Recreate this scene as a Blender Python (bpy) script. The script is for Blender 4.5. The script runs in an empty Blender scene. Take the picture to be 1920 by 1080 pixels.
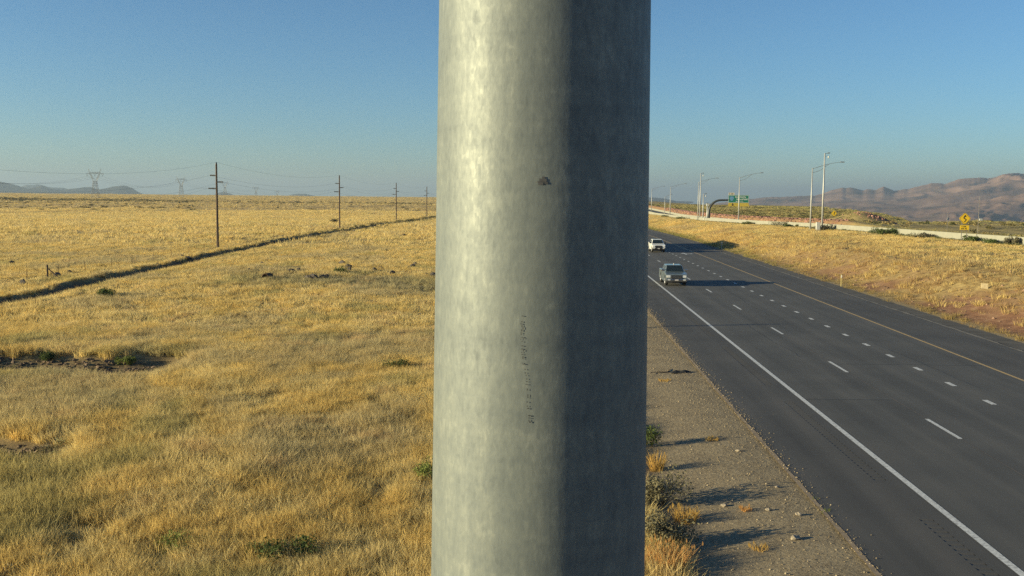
import bpy, bmesh, math, random
import numpy as np
from mathutils import Vector, Matrix

R = math.radians
rng = np.random.default_rng(11)
random.seed(11)
S = bpy.context.scene
COL = S.collection

# ------------------------------------------------------------------ camera
# World axes: +Y runs along the road away from the camera, +X to the right, z = 0 at the near pavement.
CAM_H = 8.45
FPX = 1840.0                       # focal length in pixels of a 1920 px wide frame
YAW, PITCH, ROLL = R(1.93), R(5.45), R(0.56)
cam_data = bpy.data.cameras.new('camera')
cam = bpy.data.objects.new('camera', cam_data)
COL.objects.link(cam)
cam_data.sensor_width = 36.0
cam_data.lens = 36.0 * FPX / 1920.0
cam_data.clip_start = 0.05
cam_data.clip_end = 120000.0
fwd = Vector((-math.sin(YAW) * math.cos(PITCH), math.cos(YAW) * math.cos(PITCH), -math.sin(PITCH)))
rgt0 = Vector((math.cos(YAW), math.sin(YAW), 0.0))
up0 = rgt0.cross(fwd)
rgt = math.cos(ROLL) * rgt0 + math.sin(ROLL) * up0
up = math.cos(ROLL) * up0 - math.sin(ROLL) * rgt0
cam.matrix_world = Matrix(((rgt.x, up.x, -fwd.x, 0.0), (rgt.y, up.y, -fwd.y, 0.0),
                           (rgt.z, up.z, -fwd.z, CAM_H), (0, 0, 0, 1)))
S.camera = cam

# ------------------------------------------------------------------ sky, sun, exposure
SUN_EL = R(10.5)
SUN_TOWARD = 14.0                  # degrees: sunlight travels towards +X, turned this far towards +Y
sdx, sdy = math.cos(R(SUN_TOWARD)), math.sin(R(SUN_TOWARD))
world = bpy.data.worlds.new('World')
S.world = world
world.use_nodes = True
wn, wl = world.node_tree.nodes, world.node_tree.links
wn.clear()
w_out = wn.new('ShaderNodeOutputWorld')
w_bg = wn.new('ShaderNodeBackground')
w_sky = wn.new('ShaderNodeTexSky')
w_sky.sky_type = 'NISHITA'
w_sky.sun_disc = False
w_sky.sun_elevation = SUN_EL
w_sky.sun_rotation = math.atan2(-sdx, -sdy)
w_sky.altitude = 1000.0
w_sky.air_density = 1.0
w_sky.dust_density = 0.3
w_sky.ozone_density = 4.0
w_bg.inputs['Strength'].default_value = 0.064
w_tint = wn.new('ShaderNodeVectorMath'); w_tint.operation = 'MULTIPLY'
w_tint.inputs[1].default_value = (0.88, 1.0, 1.01)      # the camera's cool white balance
wl.new(w_sky.outputs[0], w_tint.inputs[0])
wl.new(w_tint.outputs[0], w_bg.inputs[0])
wl.new(w_bg.outputs[0], w_out.inputs[0])

sun_data = bpy.data.lights.new('sun', 'SUN')
sun_data.energy = 5.0
sun_data.angle = R(0.55)
sun_data.color = (1.0, 0.865, 0.52)
sun = bpy.data.objects.new('sun', sun_data)
COL.objects.link(sun)
sun_dir = Vector((sdx * math.cos(SUN_EL), sdy * math.cos(SUN_EL), -math.sin(SUN_EL)))
sun.rotation_euler = sun_dir.to_track_quat('-Z', 'Y').to_euler()
sun.location = (-60, -20, 60)

S.view_settings.view_transform = 'Standard'
S.view_settings.look = 'None'
S.view_settings.gamma = 1.0
S.view_settings.exposure = 1.2
S.view_settings.use_curve_mapping = False
S.render.engine = 'CYCLES'
S.cycles.use_denoising = False
S.render.filter_size = 1.25
S.cycles.max_bounces = 6
S.cycles.diffuse_bounces = 3
S.cycles.glossy_bounces = 3
S.cycles.transmission_bounces = 3
S.cycles.transparent_max_bounces = 8
S.cycles.volume_bounces = 1
S.cycles.sample_clamp_indirect = 6.0

# ------------------------------------------------------------------ noise in numpy
def _hash(ix, iy, seed):
    h = (ix.astype(np.int64) * 374761393 + iy.astype(np.int64) * 668265263 + seed * 974634777) & 0x7fffffff
    h = ((h ^ (h >> 13)) * 1274126177) & 0x7fffffff
    h = h ^ (h >> 16)
    return (h & 0xffffff) / float(0xffffff)

def vnoise(x, y, seed=0):
    x = np.asarray(x, float); y = np.asarray(y, float)
    ix, iy = np.floor(x), np.floor(y)
    fx, fy = x - ix, y - iy
    fx = fx * fx * (3 - 2 * fx); fy = fy * fy * (3 - 2 * fy)
    a = _hash(ix, iy, seed); b = _hash(ix + 1, iy, seed)
    c = _hash(ix, iy + 1, seed); d = _hash(ix + 1, iy + 1, seed)
    return (a * (1 - fx) + b * fx) * (1 - fy) + (c * (1 - fx) + d * fx) * fy

def fbm(x, y, seed=0, octaves=4):
    t, amp, tot = 0.0, 1.0, 0.0
    for k in range(octaves):
        t = t + amp * vnoise(np.asarray(x) * 2 ** k + 13.7 * k, np.asarray(y) * 2 ** k - 7.1 * k, seed + k)
        tot += amp
        amp *= 0.5
    return t / tot

def sstep(a, b, x):
    t = np.clip((np.asarray(x, float) - a) / (b - a), 0, 1)
    return t * t * (3 - 2 * t)

# ------------------------------------------------------------------ terrain
WALL_PATH = [(80.0, -60.0), (74.0, 20.0), (66.5, 90.0), (62.0, 127.0), (59.6, 145.0), (56.0, 193.0), (51.5, 240.0),
             (47.6, 290.0), (46.8, 365.0), (47.3, 442.0), (48.5, 540.0), (51.0, 700.0), (54, 1200), (54, 90000)]
_wy = np.array([p[1] for p in WALL_PATH]); _wx = np.array([p[0] for p in WALL_PATH])

def wall_x(y):
    return np.interp(y, _wy, _wx)

def drop(y):
    y = np.asarray(y, float)
    return -0.008 * np.clip(y - 200, 0, 225) - 0.02 * np.clip(y - 2700, 0, 6000)

ROAD_L, ROAD_R = 7.6, 26.8
BERM_X = -46.6

def berm_x(y):
    y = np.asarray(y, float)
    return -43.6 - 4.2 * sstep(70, 170, y) + 0.5 * np.sin(y * 0.043) + 0.25 * np.sin(y * 0.17 + 1.0)

GULLY_Y = 48.6
def gully(x, y):
    """the short eroded ditch lying across the field on the left"""
    cy = GULLY_Y + 0.35 * np.sin(x * 0.5) + 0.02 * (x + 24)
    w = 2.5 + 0.4 * np.sin(x * 0.9 + 1)
    return np.exp(-((y - cy) / w) ** 4) * sstep(-18.0, -20.5, x) * sstep(-42, -38, x)

def gully2(x, y):
    cy = 31.6 - 0.35 * (x + 16.6)
    return np.exp(-((y - cy) / 1.1) ** 4) * sstep(-15.0, -17.5, x) * sstep(-30, -26, x)

def height(x, y):
    x = np.asarray(x, float); y = np.asarray(y, float)
    d = np.hypot(x, y)
    dr = drop(y)
    # left field
    field = -0.35 + (fbm(x / 9, y / 9, 3, 3) - 0.5) * 0.14 + (fbm(x / 60, y / 90, 5, 3) - 0.5) * np.clip(d / 220, 0.2, 2.6)
    bx = berm_x(y)
    ragg = 0.30 + 1.3 * fbm(x / 2.0, y / 3.4, 8, 3)
    berm = 0.37 * np.exp(-((x - bx) / 0.55) ** 2) * ragg
    trk = -0.25 * np.exp(-((x - bx - 1.6) / 0.9) ** 2)
    fade = sstep(600, 430, y) * sstep(10, 30, y)
    field = field + (berm + trk) * fade - (0.55 + 0.6 * fbm(x / 0.9, y / 0.9, 9, 3)) * gully(x, y) - 0.3 * gully2(x, y)
    lft = sstep(7.3, 1.5, x)
    # right side: bank, wall terrace, flex lane, red cut, plateau
    wx = wall_x(y)
    rough = (fbm(x / 5, y / 7, 21, 4) - 0.5)
    bank = (1.75 + 0.5 * np.sin(y * 0.011 + 1.0)) * sstep(29.0, 38.5 + 2.0 * np.sin(y * 0.03), x)
    terr = np.clip((x - 34) / np.maximum(wx - 34, 5), 0, 1) * 0.45
    right = bank + terr + rough * 0.5 * sstep(29, 33, x) * sstep(wx - 1, wx - 5, x)
    beyond = x - wx
    right = right - 0.35 * sstep(0.5, 1.5, beyond) + 1.8 * sstep(12.5, 15.5, beyond) * (0.3 + 0.7 * sstep(200, 232, y))
    pl = sstep(16, 26, beyond)
    right = right + pl * ((fbm(x / 38, y / 45, 31, 4) - 0.45) * 1.5 - 0.9)
    # dark knolls on the plateau
    right = right + 3.4 * np.exp(-(((x - 97) / 8) ** 2 + ((y - 304) / 15) ** 2))
    right = right - 2.2 * np.exp(-(((x - 150) / 40) ** 2 + ((y - 300) / 60) ** 2)) * pl
    right = right - 2.2 * sstep(0.30, 0.38, x / np.maximum(y, 1)) * sstep(230, 330, y) * pl
    right = right + 3.0 * np.exp(-(((x - 140) / 15) ** 2 + ((y - 322) / 24) ** 2)) * pl
    # plateau rim and the valley beyond it
    az = x / np.maximum(y, 1.0)
    rim = np.interp(az, [0.03, 0.1, 0.2, 0.3, 0.36, 0.5], [2600, 1200, 900, 620, 500, 470])
    rim = rim * (0.85 + 0.3 * fbm(az * 30, az * 0, 41, 3))
    valley = -np.clip((d - rim) * 0.075, 0, 150) * sstep(0.02, 0.08, az) * (y > 0)
    rgt_ = sstep(27.3, 29.3, x)
    flat = -0.06
    z = flat + lft * (field - flat) + rgt_ * (right - flat)
    return z + dr + valley * rgt_

def gz(x, y):
    return float(height(np.array([x]), np.array([y]))[0])

def road_z(y):
    return float(drop(np.array([y]))[0])

def at(px, py, z=0.0):
    """a point of the photograph, dropped on the level z"""
    v = fwd + rgt * ((px - 960.0) / FPX) - up * ((py - 540.0) / FPX)
    t = (z - CAM_H) / v.z
    return v.x * t, v.y * t

def on_ground(px, py):
    z = 0.0
    for _ in range(60):
        x, y = at(px, py, z)
        z += 0.4 * (gz(x, y) - z)
    return x, y, gz(x, y)

# ------------------------------------------------------------------ object helpers
def link(name, data, parent=None):
    o = bpy.data.objects.new(name, data)
    COL.objects.link(o)
    if parent is not None:
        o.parent = parent
    return o

def tag(o, label, cat=None, group=None, kind=None):
    if label: o['label'] = label
    if cat: o['category'] = cat
    if group: o['group'] = group
    if kind: o['kind'] = kind
    return o

def thing(name, label, cat, loc=(0, 0, 0), rz=0.0, group=None):
    o = link(name, None)
    o.location = loc
    o.rotation_euler = (0, 0, rz)
    o.empty_display_size = 0.3
    return tag(o, label, cat, group)

def copy_tree(o, parent=None):
    c = o.copy()
    COL.objects.link(c)
    c.parent = parent
    for ch in list(o.children):
        copy_tree(ch, c)
    return c

class MB:
    def __init__(s):
        s.v, s.f = [], []
    def add(s, vs, fs):
        n = len(s.v)
        s.v += [tuple(v) for v in vs]
        s.f += [tuple(i + n for i in f) for f in fs]
        return s
    def box(s, x0, x1, y0, y1, z0, z1):
        return s.add([(x0, y0, z0), (x1, y0, z0), (x1, y1, z0), (x0, y1, z0), (x0, y0, z1), (x1, y0, z1), (x1, y1, z1), (x0, y1, z1)],
                     [(0, 3, 2, 1), (4, 5, 6, 7), (0, 1, 5, 4), (1, 2, 6, 5), (2, 3, 7, 6), (3, 0, 4, 7)])
    def tube(s, pts, radii, n=8, cap=True):
        pts = [Vector(p) for p in pts]
        if not hasattr(radii, '__len__'): radii = [radii] * len(pts)
        rings = []
        ref = None
        for i, p in enumerate(pts):
            t = (pts[min(i + 1, len(pts) - 1)] - pts[max(i - 1, 0)]).normalized()
            if ref is None:
                ref = Vector((1, 0, 0)) if abs(t.x) < 0.9 else Vector((0, 1, 0))
            a = (ref - t * ref.dot(t)).normalized()
            ref = a
            b = t.cross(a)
            rings.append([p + (a * math.cos(2 * math.pi * k / n) + b * math.sin(2 * math.pi * k / n)) * radii[i] for k in range(n)])
        vs = [v for r_ in rings for v in r_]
        fs = []
        for i in range(len(pts) - 1):
            for k in range(n):
                fs.append((i * n + k, i * n + (k + 1) % n, (i + 1) * n + (k + 1) % n, (i + 1) * n + k))
        if cap:
            fs.append(tuple(range(n - 1, -1, -1)))
            fs.append(tuple((len(pts) - 1) * n + k for k in range(n)))
        return s.add(vs, fs)
    def bar(s, a, b, w):
        return s.tube([a, b], w / 2, 4, True)
    def prism(s, poly, axis, a, b):
        """poly: 2-D outline, extruded from a to b along the axis"""
        def P(u, v, t):
            return (t, u, v) if axis == 'x' else ((u, t, v) if axis == 'y' else (u, v, t))
        n = len(poly)
        vs = [P(u, v, a) for u, v in poly] + [P(u, v, b) for u, v in poly]
        fs = [tuple(range(n))[::-1], tuple(range(n, 2 * n))] + [(k, (k + 1) % n, n + (k + 1) % n, n + k) for k in range(n)]
        return s.add(vs, fs)
    def quad(s, a, b, c, d):
        return s.add([a, b, c, d], [(0, 1, 2, 3)])
    def mesh(s, name, m=None, smooth=False, bevel=0.0, recalc=True):
        me = bpy.data.meshes.new(name)
        me.from_pydata(s.v, [], s.f)
        if recalc or bevel:
            bm = bmesh.new(); bm.from_mesh(me)
            bmesh.ops.recalc_face_normals(bm, faces=bm.faces)
            if bevel:
                es = [e for e in bm.edges if len(e.link_faces) == 2 and e.calc_face_angle(0) > 0.35]
                bmesh.ops.bevel(bm, geom=es, offset=bevel, segments=2, profile=0.5, affect='EDGES', clamp_overlap=True)
            bm.to_mesh(me); bm.free()
        if m: me.materials.append(m)
        if smooth:
            me.polygons.foreach_set('use_smooth', [True] * len(me.polygons))
        me.update()
        return me
    def build(s, name, m, parent=None, smooth=False, bevel=0.0):
        return link(name, s.mesh(name, m, smooth, bevel), parent)

# ------------------------------------------------------------------ materials
MATS = {}
def nodes_of(name):
    m = bpy.data.materials.new(name)
    m.use_nodes = True
    nt = m.node_tree
    b = nt.nodes['Principled BSDF']
    return m, nt, nt.nodes, nt.links, b

def mat(name, col, rough=0.6, metal=0.0, var=0.12, scale=4.0, coat=0.0, emit=None, spec=0.5):
    """a plain material whose colour wanders a little with a noise texture"""
    m, nt, N, L, b = nodes_of(name)
    tc = N.new('ShaderNodeTexCoord')
    no = N.new('ShaderNodeTexNoise'); no.inputs['Scale'].default_value = scale; no.inputs['Detail'].default_value = 5
    L.new(tc.outputs['Object'], no.inputs['Vector'])
    ra = N.new('ShaderNodeMapRange')
    ra.inputs['To Min'].default_value = 1 - var; ra.inputs['To Max'].default_value = 1 + var
    ra.inputs['From Min'].default_value = 0.3; ra.inputs['From Max'].default_value = 0.7
    L.new(no.outputs['Fac'], ra.inputs['Value'])
    mx = N.new('ShaderNodeVectorMath'); mx.operation = 'SCALE'
    mx.inputs[0].default_value = col
    L.new(ra.outputs[0], mx.inputs['Scale'])
    L.new(mx.outputs[0], b.inputs['Base Color'])
    b.inputs['Roughness'].default_value = rough
    b.inputs['Metallic'].default_value = metal
    b.inputs['Specular IOR Level'].default_value = spec
    if coat:
        b.inputs['Coat Weight'].default_value = coat
        b.inputs['Coat Roughness'].default_value = 0.05
    if emit:
        b.inputs['Emission Color'].default_value = (*emit[:3], 1)
        b.inputs['Emission Strength'].default_value = emit[3]
    MATS[name] = m
    return m

def ramp(N, stops):
    r = N.new('ShaderNodeValToRGB')
    e = r.color_ramp.elements
    e[0].position, e[0].color = stops[0][0], (*stops[0][1], 1)
    e[1].position, e[1].color = stops[-1][0], (*stops[-1][1], 1)
    for p, c in stops[1:-1]:
        q = e.new(p); q.color = (*c, 1)
    return r

def tinted(name, rough=0.9, transl=0.25, spec=0.15):
    """plant or stone pieces that take their colour from the attribute of each instance"""
    m, nt, N, L, b = nodes_of(name)
    a = N.new('ShaderNodeAttribute'); a.attribute_type = 'INSTANCER'; a.attribute_name = 'tint'
    ge = N.new('ShaderNodeNewGeometry')
    mr = N.new('ShaderNodeMapRange'); mr.inputs['To Min'].default_value = 0.66; mr.inputs['To Max'].default_value = 1.30
    L.new(ge.outputs['Random Per Island'], mr.inputs['Value'])
    sc = N.new('ShaderNodeVectorMath'); sc.operation = 'SCALE'
    L.new(a.outputs['Color'], sc.inputs[0]); L.new(mr.outputs[0], sc.inputs['Scale'])
    L.new(sc.outputs[0], b.inputs['Base Color'])
    b.inputs['Roughness'].default_value = rough
    b.inputs['Specular IOR Level'].default_value = spec
    if transl:
        t = N.new('ShaderNodeBsdfTranslucent')
        L.new(sc.outputs[0], t.inputs['Color'])
        mx = N.new('ShaderNodeMixShader'); mx.inputs[0].default_value = transl
        L.new(b.outputs[0], mx.inputs[1]); L.new(t.outputs[0], mx.inputs[2])
        L.new(mx.outputs[0], N['Material Output'].inputs['Surface'])
    return m

# ground: mixes soil kinds by masks stored on the terrain
def ground_material():
    m, nt, N, L, b = nodes_of('ground_soil')
    geo = N.new('ShaderNodeNewGeometry')
    mk = N.new('ShaderNodeAttribute'); mk.attribute_name = 'soil'      # r gravel, g red soil, b bare dirt and the knolls' painted shade
    mk2 = N.new('ShaderNodeAttribute'); mk2.attribute_name = 'cover'   # r green scrub, g far plain, b valley
    sep = N.new('ShaderNodeSeparateColor'); L.new(mk.outputs['Color'], sep.inputs[0])
    sep2 = N.new('ShaderNodeSeparateColor'); L.new(mk2.outputs['Color'], sep2.inputs[0])
    def noise(scale, detail=6, vec=None, rough=0.6):
        n = N.new('ShaderNodeTexNoise'); n.inputs['Scale'].default_value = scale
        n.inputs['Detail'].default_value = detail; n.inputs['Roughness'].default_value = rough
        L.new(vec if vec is not None else geo.outputs['Position'], n.inputs['Vector'])
        return n
    def mixc(fac, a, c):
        x = N.new('ShaderNodeMix'); x.data_type = 'RGBA'
        L.new(fac, x.inputs['Factor']); L.new(a, x.inputs['A']); L.new(c, x.inputs['B'])
        return x.outputs['Result']
    # grass litter
    st = N.new('ShaderNodeMapping'); st.inputs['Scale'].default_value = (1.0, 0.35, 1.0)
    L.new(geo.outputs['Position'], st.inputs['Vector'])
    n1 = noise(0.035, 8, st.outputs[0], 0.65)
    n2 = noise(1.6, 8)
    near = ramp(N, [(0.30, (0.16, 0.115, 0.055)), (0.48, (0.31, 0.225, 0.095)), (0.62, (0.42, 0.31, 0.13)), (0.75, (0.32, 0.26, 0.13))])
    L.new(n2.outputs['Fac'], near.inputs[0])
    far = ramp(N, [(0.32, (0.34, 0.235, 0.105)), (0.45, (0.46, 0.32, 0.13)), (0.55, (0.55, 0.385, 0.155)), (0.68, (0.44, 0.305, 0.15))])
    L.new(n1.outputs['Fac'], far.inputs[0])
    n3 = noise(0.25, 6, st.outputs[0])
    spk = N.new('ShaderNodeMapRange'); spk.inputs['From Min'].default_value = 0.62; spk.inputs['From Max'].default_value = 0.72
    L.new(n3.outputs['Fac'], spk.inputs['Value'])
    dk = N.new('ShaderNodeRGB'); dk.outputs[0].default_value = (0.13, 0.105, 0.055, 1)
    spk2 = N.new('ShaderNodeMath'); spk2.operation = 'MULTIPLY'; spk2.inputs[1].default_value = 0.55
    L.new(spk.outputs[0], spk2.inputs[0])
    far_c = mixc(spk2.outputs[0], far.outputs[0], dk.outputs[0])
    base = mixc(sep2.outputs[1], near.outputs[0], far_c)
    # scrubby green-grey cover
    sc = ramp(N, [(0.34, (0.12, 0.105, 0.050)), (0.46, (0.27, 0.215, 0.095)), (0.62, (0.42, 0.32, 0.13))])
    L.new(noise(0.16, 7).outputs['Fac'], sc.inputs[0])
    base = mixc(sep2.outputs[0], base, sc.outputs[0])
    # gravel
    vo = N.new('ShaderNodeTexVoronoi'); vo.inputs['Scale'].default_value = 16.0
    L.new(geo.outputs['Position'], vo.inputs['Vector'])
    gr = ramp(N, [(0.0, (0.13, 0.108, 0.074)), (0.45, (0.25, 0.21, 0.145)), (0.8, (0.33, 0.28, 0.19)), (1.0, (0.46, 0.40, 0.30))])
    L.new(vo.outputs['Color'], gr.inputs[0])
    gp = ramp(N, [(0.35, (0.175, 0.132, 0.085)), (0.65, (0.30, 0.23, 0.14))])
    L.new(noise(0.8, 6).outputs['Fac'], gp.inputs[0])
    half = N.new('ShaderNodeValue'); half.outputs[0].default_value = 0.55
    gravel = mixc(half.outputs[0], gr.outputs[0], gp.outputs[0])
    base = mixc(sep.outputs[0], base, gravel)
    # red soil
    rd = ramp(N, [(0.3, (0.125, 0.065, 0.038)), (0.5, (0.245, 0.130, 0.075)), (0.7, (0.34, 0.215, 0.125))])
    L.new(noise(0.9, 8, None, 0.7).outputs['Fac'], rd.inputs[0])
    base = mixc(sep.outputs[1], base, rd.outputs[0])
    # bare dirt; on the knolls, dark rock with shade painted in
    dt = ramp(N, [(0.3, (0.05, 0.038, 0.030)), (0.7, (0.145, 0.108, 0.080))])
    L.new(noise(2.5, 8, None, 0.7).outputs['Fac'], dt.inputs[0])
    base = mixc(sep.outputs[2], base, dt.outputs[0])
    # valley
    vl = N.new('ShaderNodeRGB'); vl.outputs[0].default_value = (0.12, 0.10, 0.065, 1)
    base = mixc(sep2.outputs[2], base, vl.outputs[0])
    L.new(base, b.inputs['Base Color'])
    b.inputs['Roughness'].default_value = 0.95
    b.inputs['Specular IOR Level'].default_value = 0.1
    bp = N.new('ShaderNodeBump'); bp.inputs['Strength'].default_value = 0.6; bp.inputs['Distance'].default_value = 0.06
    L.new(noise(7.0, 8, None, 0.7).outputs['Fac'], bp.inputs['Height'])
    L.new(bp.outputs[0], b.inputs['Normal'])
    return m

def asphalt(name, base, warm):
    m, nt, N, L, b = nodes_of(name)
    geo = N.new('ShaderNodeNewGeometry')
    mp = N.new('ShaderNodeMapping'); mp.inputs['Scale'].default_value = (1.3, 0.035, 1.0)
    L.new(geo.outputs['Position'], mp.inputs['Vector'])
    n1 = N.new('ShaderNodeTexNoise'); n1.inputs['Scale'].default_value = 1.0; n1.inputs['Detail'].default_value = 5
    L.new(mp.outputs[0], n1.inputs['Vector'])
    n2 = N.new('ShaderNodeTexNoise'); n2.inputs['Scale'].default_value = 45.0; n2.inputs['Detail'].default_value = 4
    L.new(geo.outputs['Position'], n2.inputs['Vector'])
    n3 = N.new('ShaderNodeTexNoise'); n3.inputs['Scale'].default_value = 0.22; n3.inputs['Detail'].default_value = 7
    L.new(geo.outputs['Position'], n3.inputs['Vector'])
    ad = N.new('ShaderNodeMath'); ad.operation = 'ADD'
    L.new(n1.outputs['Fac'], ad.inputs[0]); L.new(n2.outputs['Fac'], ad.inputs[1])
    ad2 = N.new('ShaderNodeMath'); ad2.operation = 'ADD'
    L.new(ad.outputs[0], ad2.inputs[0]); L.new(n3.outputs['Fac'], ad2.inputs[1])
    dv = N.new('ShaderNodeMath'); dv.operation = 'DIVIDE'; dv.inputs[1].default_value = 3.0
    L.new(ad2.outputs[0], dv.inputs[0])
    sx = N.new('ShaderNodeSeparateXYZ'); L.new(geo.outputs['Position'], sx.inputs[0])
    ph = N.new('ShaderNodeMath'); ph.operation = 'MULTIPLY_ADD'; ph.inputs[1].default_value = 2 * math.pi / 1.83; ph.inputs[2].default_value = -2 * math.pi / 1.83 * (12.5 + 0.91)
    L.new(sx.outputs[0], ph.inputs[0])
    sn = N.new('ShaderNodeMath'); sn.operation = 'COSINE'; L.new(ph.outputs[0], sn.inputs[0])
    wp = N.new('ShaderNodeMath'); wp.operation = 'MULTIPLY_ADD'; wp.inputs[1].default_value = 0.018
    L.new(sn.outputs[0], wp.inputs[0]); L.new(dv.outputs[0], wp.inputs[2])
    dv = wp
    k = base
    rp = ramp(N, [(0.36, (k * 0.66 * warm, k * 0.67, k * 0.63)), (0.5, (k * warm, k * 1.02, k * 0.95)), (0.64, (k * 1.4 * warm, k * 1.38, k * 1.24))])
    L.new(dv.outputs[0], rp.inputs[0])
    L.new(rp.outputs[0], b.inputs['Base Color'])
    b.inputs['Roughness'].default_value = 0.82
    b.inputs['Specular IOR Level'].default_value = 0.35
    bp = N.new('ShaderNodeBump'); bp.inputs['Strength'].default_value = 0.35; bp.inputs['Distance'].default_value = 0.01
    L.new(n2.outputs['Fac'], bp.inputs['Height']); L.new(bp.outputs[0], b.inputs['Normal'])
    return m

def worn_paint(name, col, wear=0.35):
    m, nt, N, L, b = nodes_of(name)
    geo = N.new('ShaderNodeNewGeometry')
    n = N.new('ShaderNodeTexNoise'); n.inputs['Scale'].default_value = 9.0; n.inputs['Detail'].default_value = 8; n.inputs['Roughness'].default_value = 0.75
    L.new(geo.outputs['Position'], n.inputs['Vector'])
    rp = ramp(N, [(0.30, (0.10, 0.095, 0.09)), (0.30 + wear * 0.4, tuple(c * 0.8 for c in col)), (0.72, col)])
    L.new(n.outputs['Fac'], rp.inputs[0]); L.new(rp.outputs[0], b.inputs['Base Color'])
    b.inputs['Roughness'].default_value = 0.65
    return m

def zinc_material():
    m, nt, N, L, b = nodes_of('galvanised_zinc')
    tc = N.new('ShaderNodeTexCoord')
    def noise(sx, sy, sz, detail=5, rough=0.6, scale=1.0):
        mp = N.new('ShaderNodeMapping'); mp.inputs['Scale'].default_value = (sx, sy, sz)
        L.new(tc.outputs['Object'], mp.inputs['Vector'])
        n = N.new('ShaderNodeTexNoise'); n.inputs['Scale'].default_value = scale
        n.inputs['Detail'].default_value = detail; n.inputs['Roughness'].default_value = rough
        L.new(mp.outputs[0], n.inputs['Vector'])
        return n.outputs['Fac']
    def madd(a, k, c=None):
        q = N.new('ShaderNodeMath'); q.operation = 'MULTIPLY_ADD'
        L.new(a, q.inputs[0]); q.inputs[1].default_value = k
        if c is None: q.inputs[2].default_value = 0.0
        else: L.new(c, q.inputs[2])
        return q.outputs[0]
    streak = noise(22, 22, 1.6, 6)          # runs along the shaft
    band = noise(2.2, 2.2, 34, 5)           # draw marks around it
    blotch = noise(9, 9, 9, 7, 0.65)
    grit = noise(120, 120, 60, 3)
    fleck = noise(46, 46, 24, 6, 0.7)
    vo = N.new('ShaderNodeTexVoronoi'); vo.inputs['Scale'].default_value = 1.0
    vm = N.new('ShaderNodeMapping'); vm.inputs['Scale'].default_value = (240, 240, 110)
    L.new(tc.outputs['Object'], vm.inputs['Vector']); L.new(vm.outputs[0], vo.inputs['Vector'])
    sv = N.new('ShaderNodeSeparateColor'); L.new(vo.outputs['Color'], sv.inputs[0])
    fine = noise(70, 70, 5, 5, 0.65)
    t = madd(streak, 0.13)
    t = madd(band, 0.17, t)
    t = madd(blotch, 0.16, t)
    t = madd(fleck, 0.20, t)
    t = madd(fine, 0.14, t)
    t = madd(grit, 0.15, t)
    t = madd(sv.outputs[0], 0.05, t)
    rp = ramp(N, [(0.40, (0.104, 0.121, 0.127)), (0.47, (0.134, 0.153, 0.156)), (0.53, (0.158, 0.177, 0.174)), (0.60, (0.21, 0.228, 0.215))])
    L.new(t, rp.inputs[0]); L.new(rp.outputs[0], b.inputs['Base Color'])
    rr = N.new('ShaderNodeMapRange'); rr.inputs['From Min'].default_value = 0.35; rr.inputs['From Max'].default_value = 0.65
    rr.inputs['To Min'].default_value = 0.66; rr.inputs['To Max'].default_value = 0.52
    L.new(t, rr.inputs['Value']); L.new(rr.outputs[0], b.inputs['Roughness'])
    b.inputs['Metallic'].default_value = 0.28
    b.inputs['Specular IOR Level'].default_value = 0.3
    bp = N.new('ShaderNodeBump'); bp.inputs['Strength'].default_value = 0.22; bp.inputs['Distance'].default_value = 0.0012
    hb = madd(grit, 0.9, madd(blotch, 0.15, madd(streak, 0.25)))
    L.new(hb, bp.inputs['Height']); L.new(bp.outputs[0], b.inputs['Normal'])
    return m

def wood_material():
    m, nt, N, L, b = nodes_of('creosoted_wood')
    tc = N.new('ShaderNodeTexCoord')
    mp = N.new('ShaderNodeMapping'); mp.inputs['Scale'].default_value = (14, 14, 0.5)
    L.new(tc.outputs['Object'], mp.inputs['Vector'])
    n = N.new('ShaderNodeTexNoise'); n.inputs['Scale'].default_value = 1.0; n.inputs['Detail'].default_value = 6
    L.new(mp.outputs[0], n.inputs['Vector'])
    rp = ramp(N, [(0.35, (0.040, 0.026, 0.018)), (0.65, (0.092, 0.058, 0.038))])
    L.new(n.outputs['Fac'], rp.inputs[0]); L.new(rp.outputs[0], b.inputs['Base Color'])
    b.inputs['Roughness'].default_value = 0.85
    return m

M_GROUND = ground_material()
M_ROAD = asphalt('asphalt_lanes', 0.078, 1.06)
M_SHOULDER = asphalt('asphalt_shoulder', 0.068, 1.08)
M_EDGE = mat('crumbled_edge', (0.25, 0.185, 0.12), 0.95, 0, 0.3, 6)
M_WHITE_LINE = worn_paint('white_road_paint', (0.72, 0.71, 0.68), 0.5)
M_YELLOW_LINE = worn_paint('yellow_road_paint', (0.60, 0.40, 0.15), 0.5)
M_JOINT = mat('joint_sealant', (0.13, 0.105, 0.085), 0.8, 0, 0.3, 2)
M_ZINC = zinc_material()
M_INK = mat('marker_ink', (0.04, 0.042, 0.045), 0.6, 0, 0.2, 60)
M_WOOD = wood_material()
M_STEEL = mat('weathered_steel', (0.20, 0.18, 0.16), 0.6, 0.5, 0.2, 8)
M_RUST = mat('rusty_steel', (0.11, 0.065, 0.04), 0.8, 0.3, 0.3, 8)
M_PALE_STEEL = mat('pale_galvanised_steel', (0.36, 0.365, 0.36), 0.5, 0.25, 0.08, 3)
M_LATTICE = mat('tower_steel', (0.17, 0.175, 0.18), 0.6, 0.4, 0.1, 0.2)
M_WIRE = mat('aluminium_wire', (0.16, 0.16, 0.16), 0.5, 0.6, 0.1, 1)
M_CONC = mat('barrier_concrete', (0.235, 0.232, 0.19), 0.9, 0, 0.10, 0.8)
M_CABINET = mat('cabinet_paint', (0.45, 0.45, 0.42), 0.5, 0.1, 0.06, 3)
M_DARK = mat('dark_plastic', (0.025, 0.025, 0.027), 0.5, 0, 0.1, 6)
M_GREEN = mat('green_sign_sheeting', (0.012, 0.16, 0.105), 0.5, 0, 0.08, 3)
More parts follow.
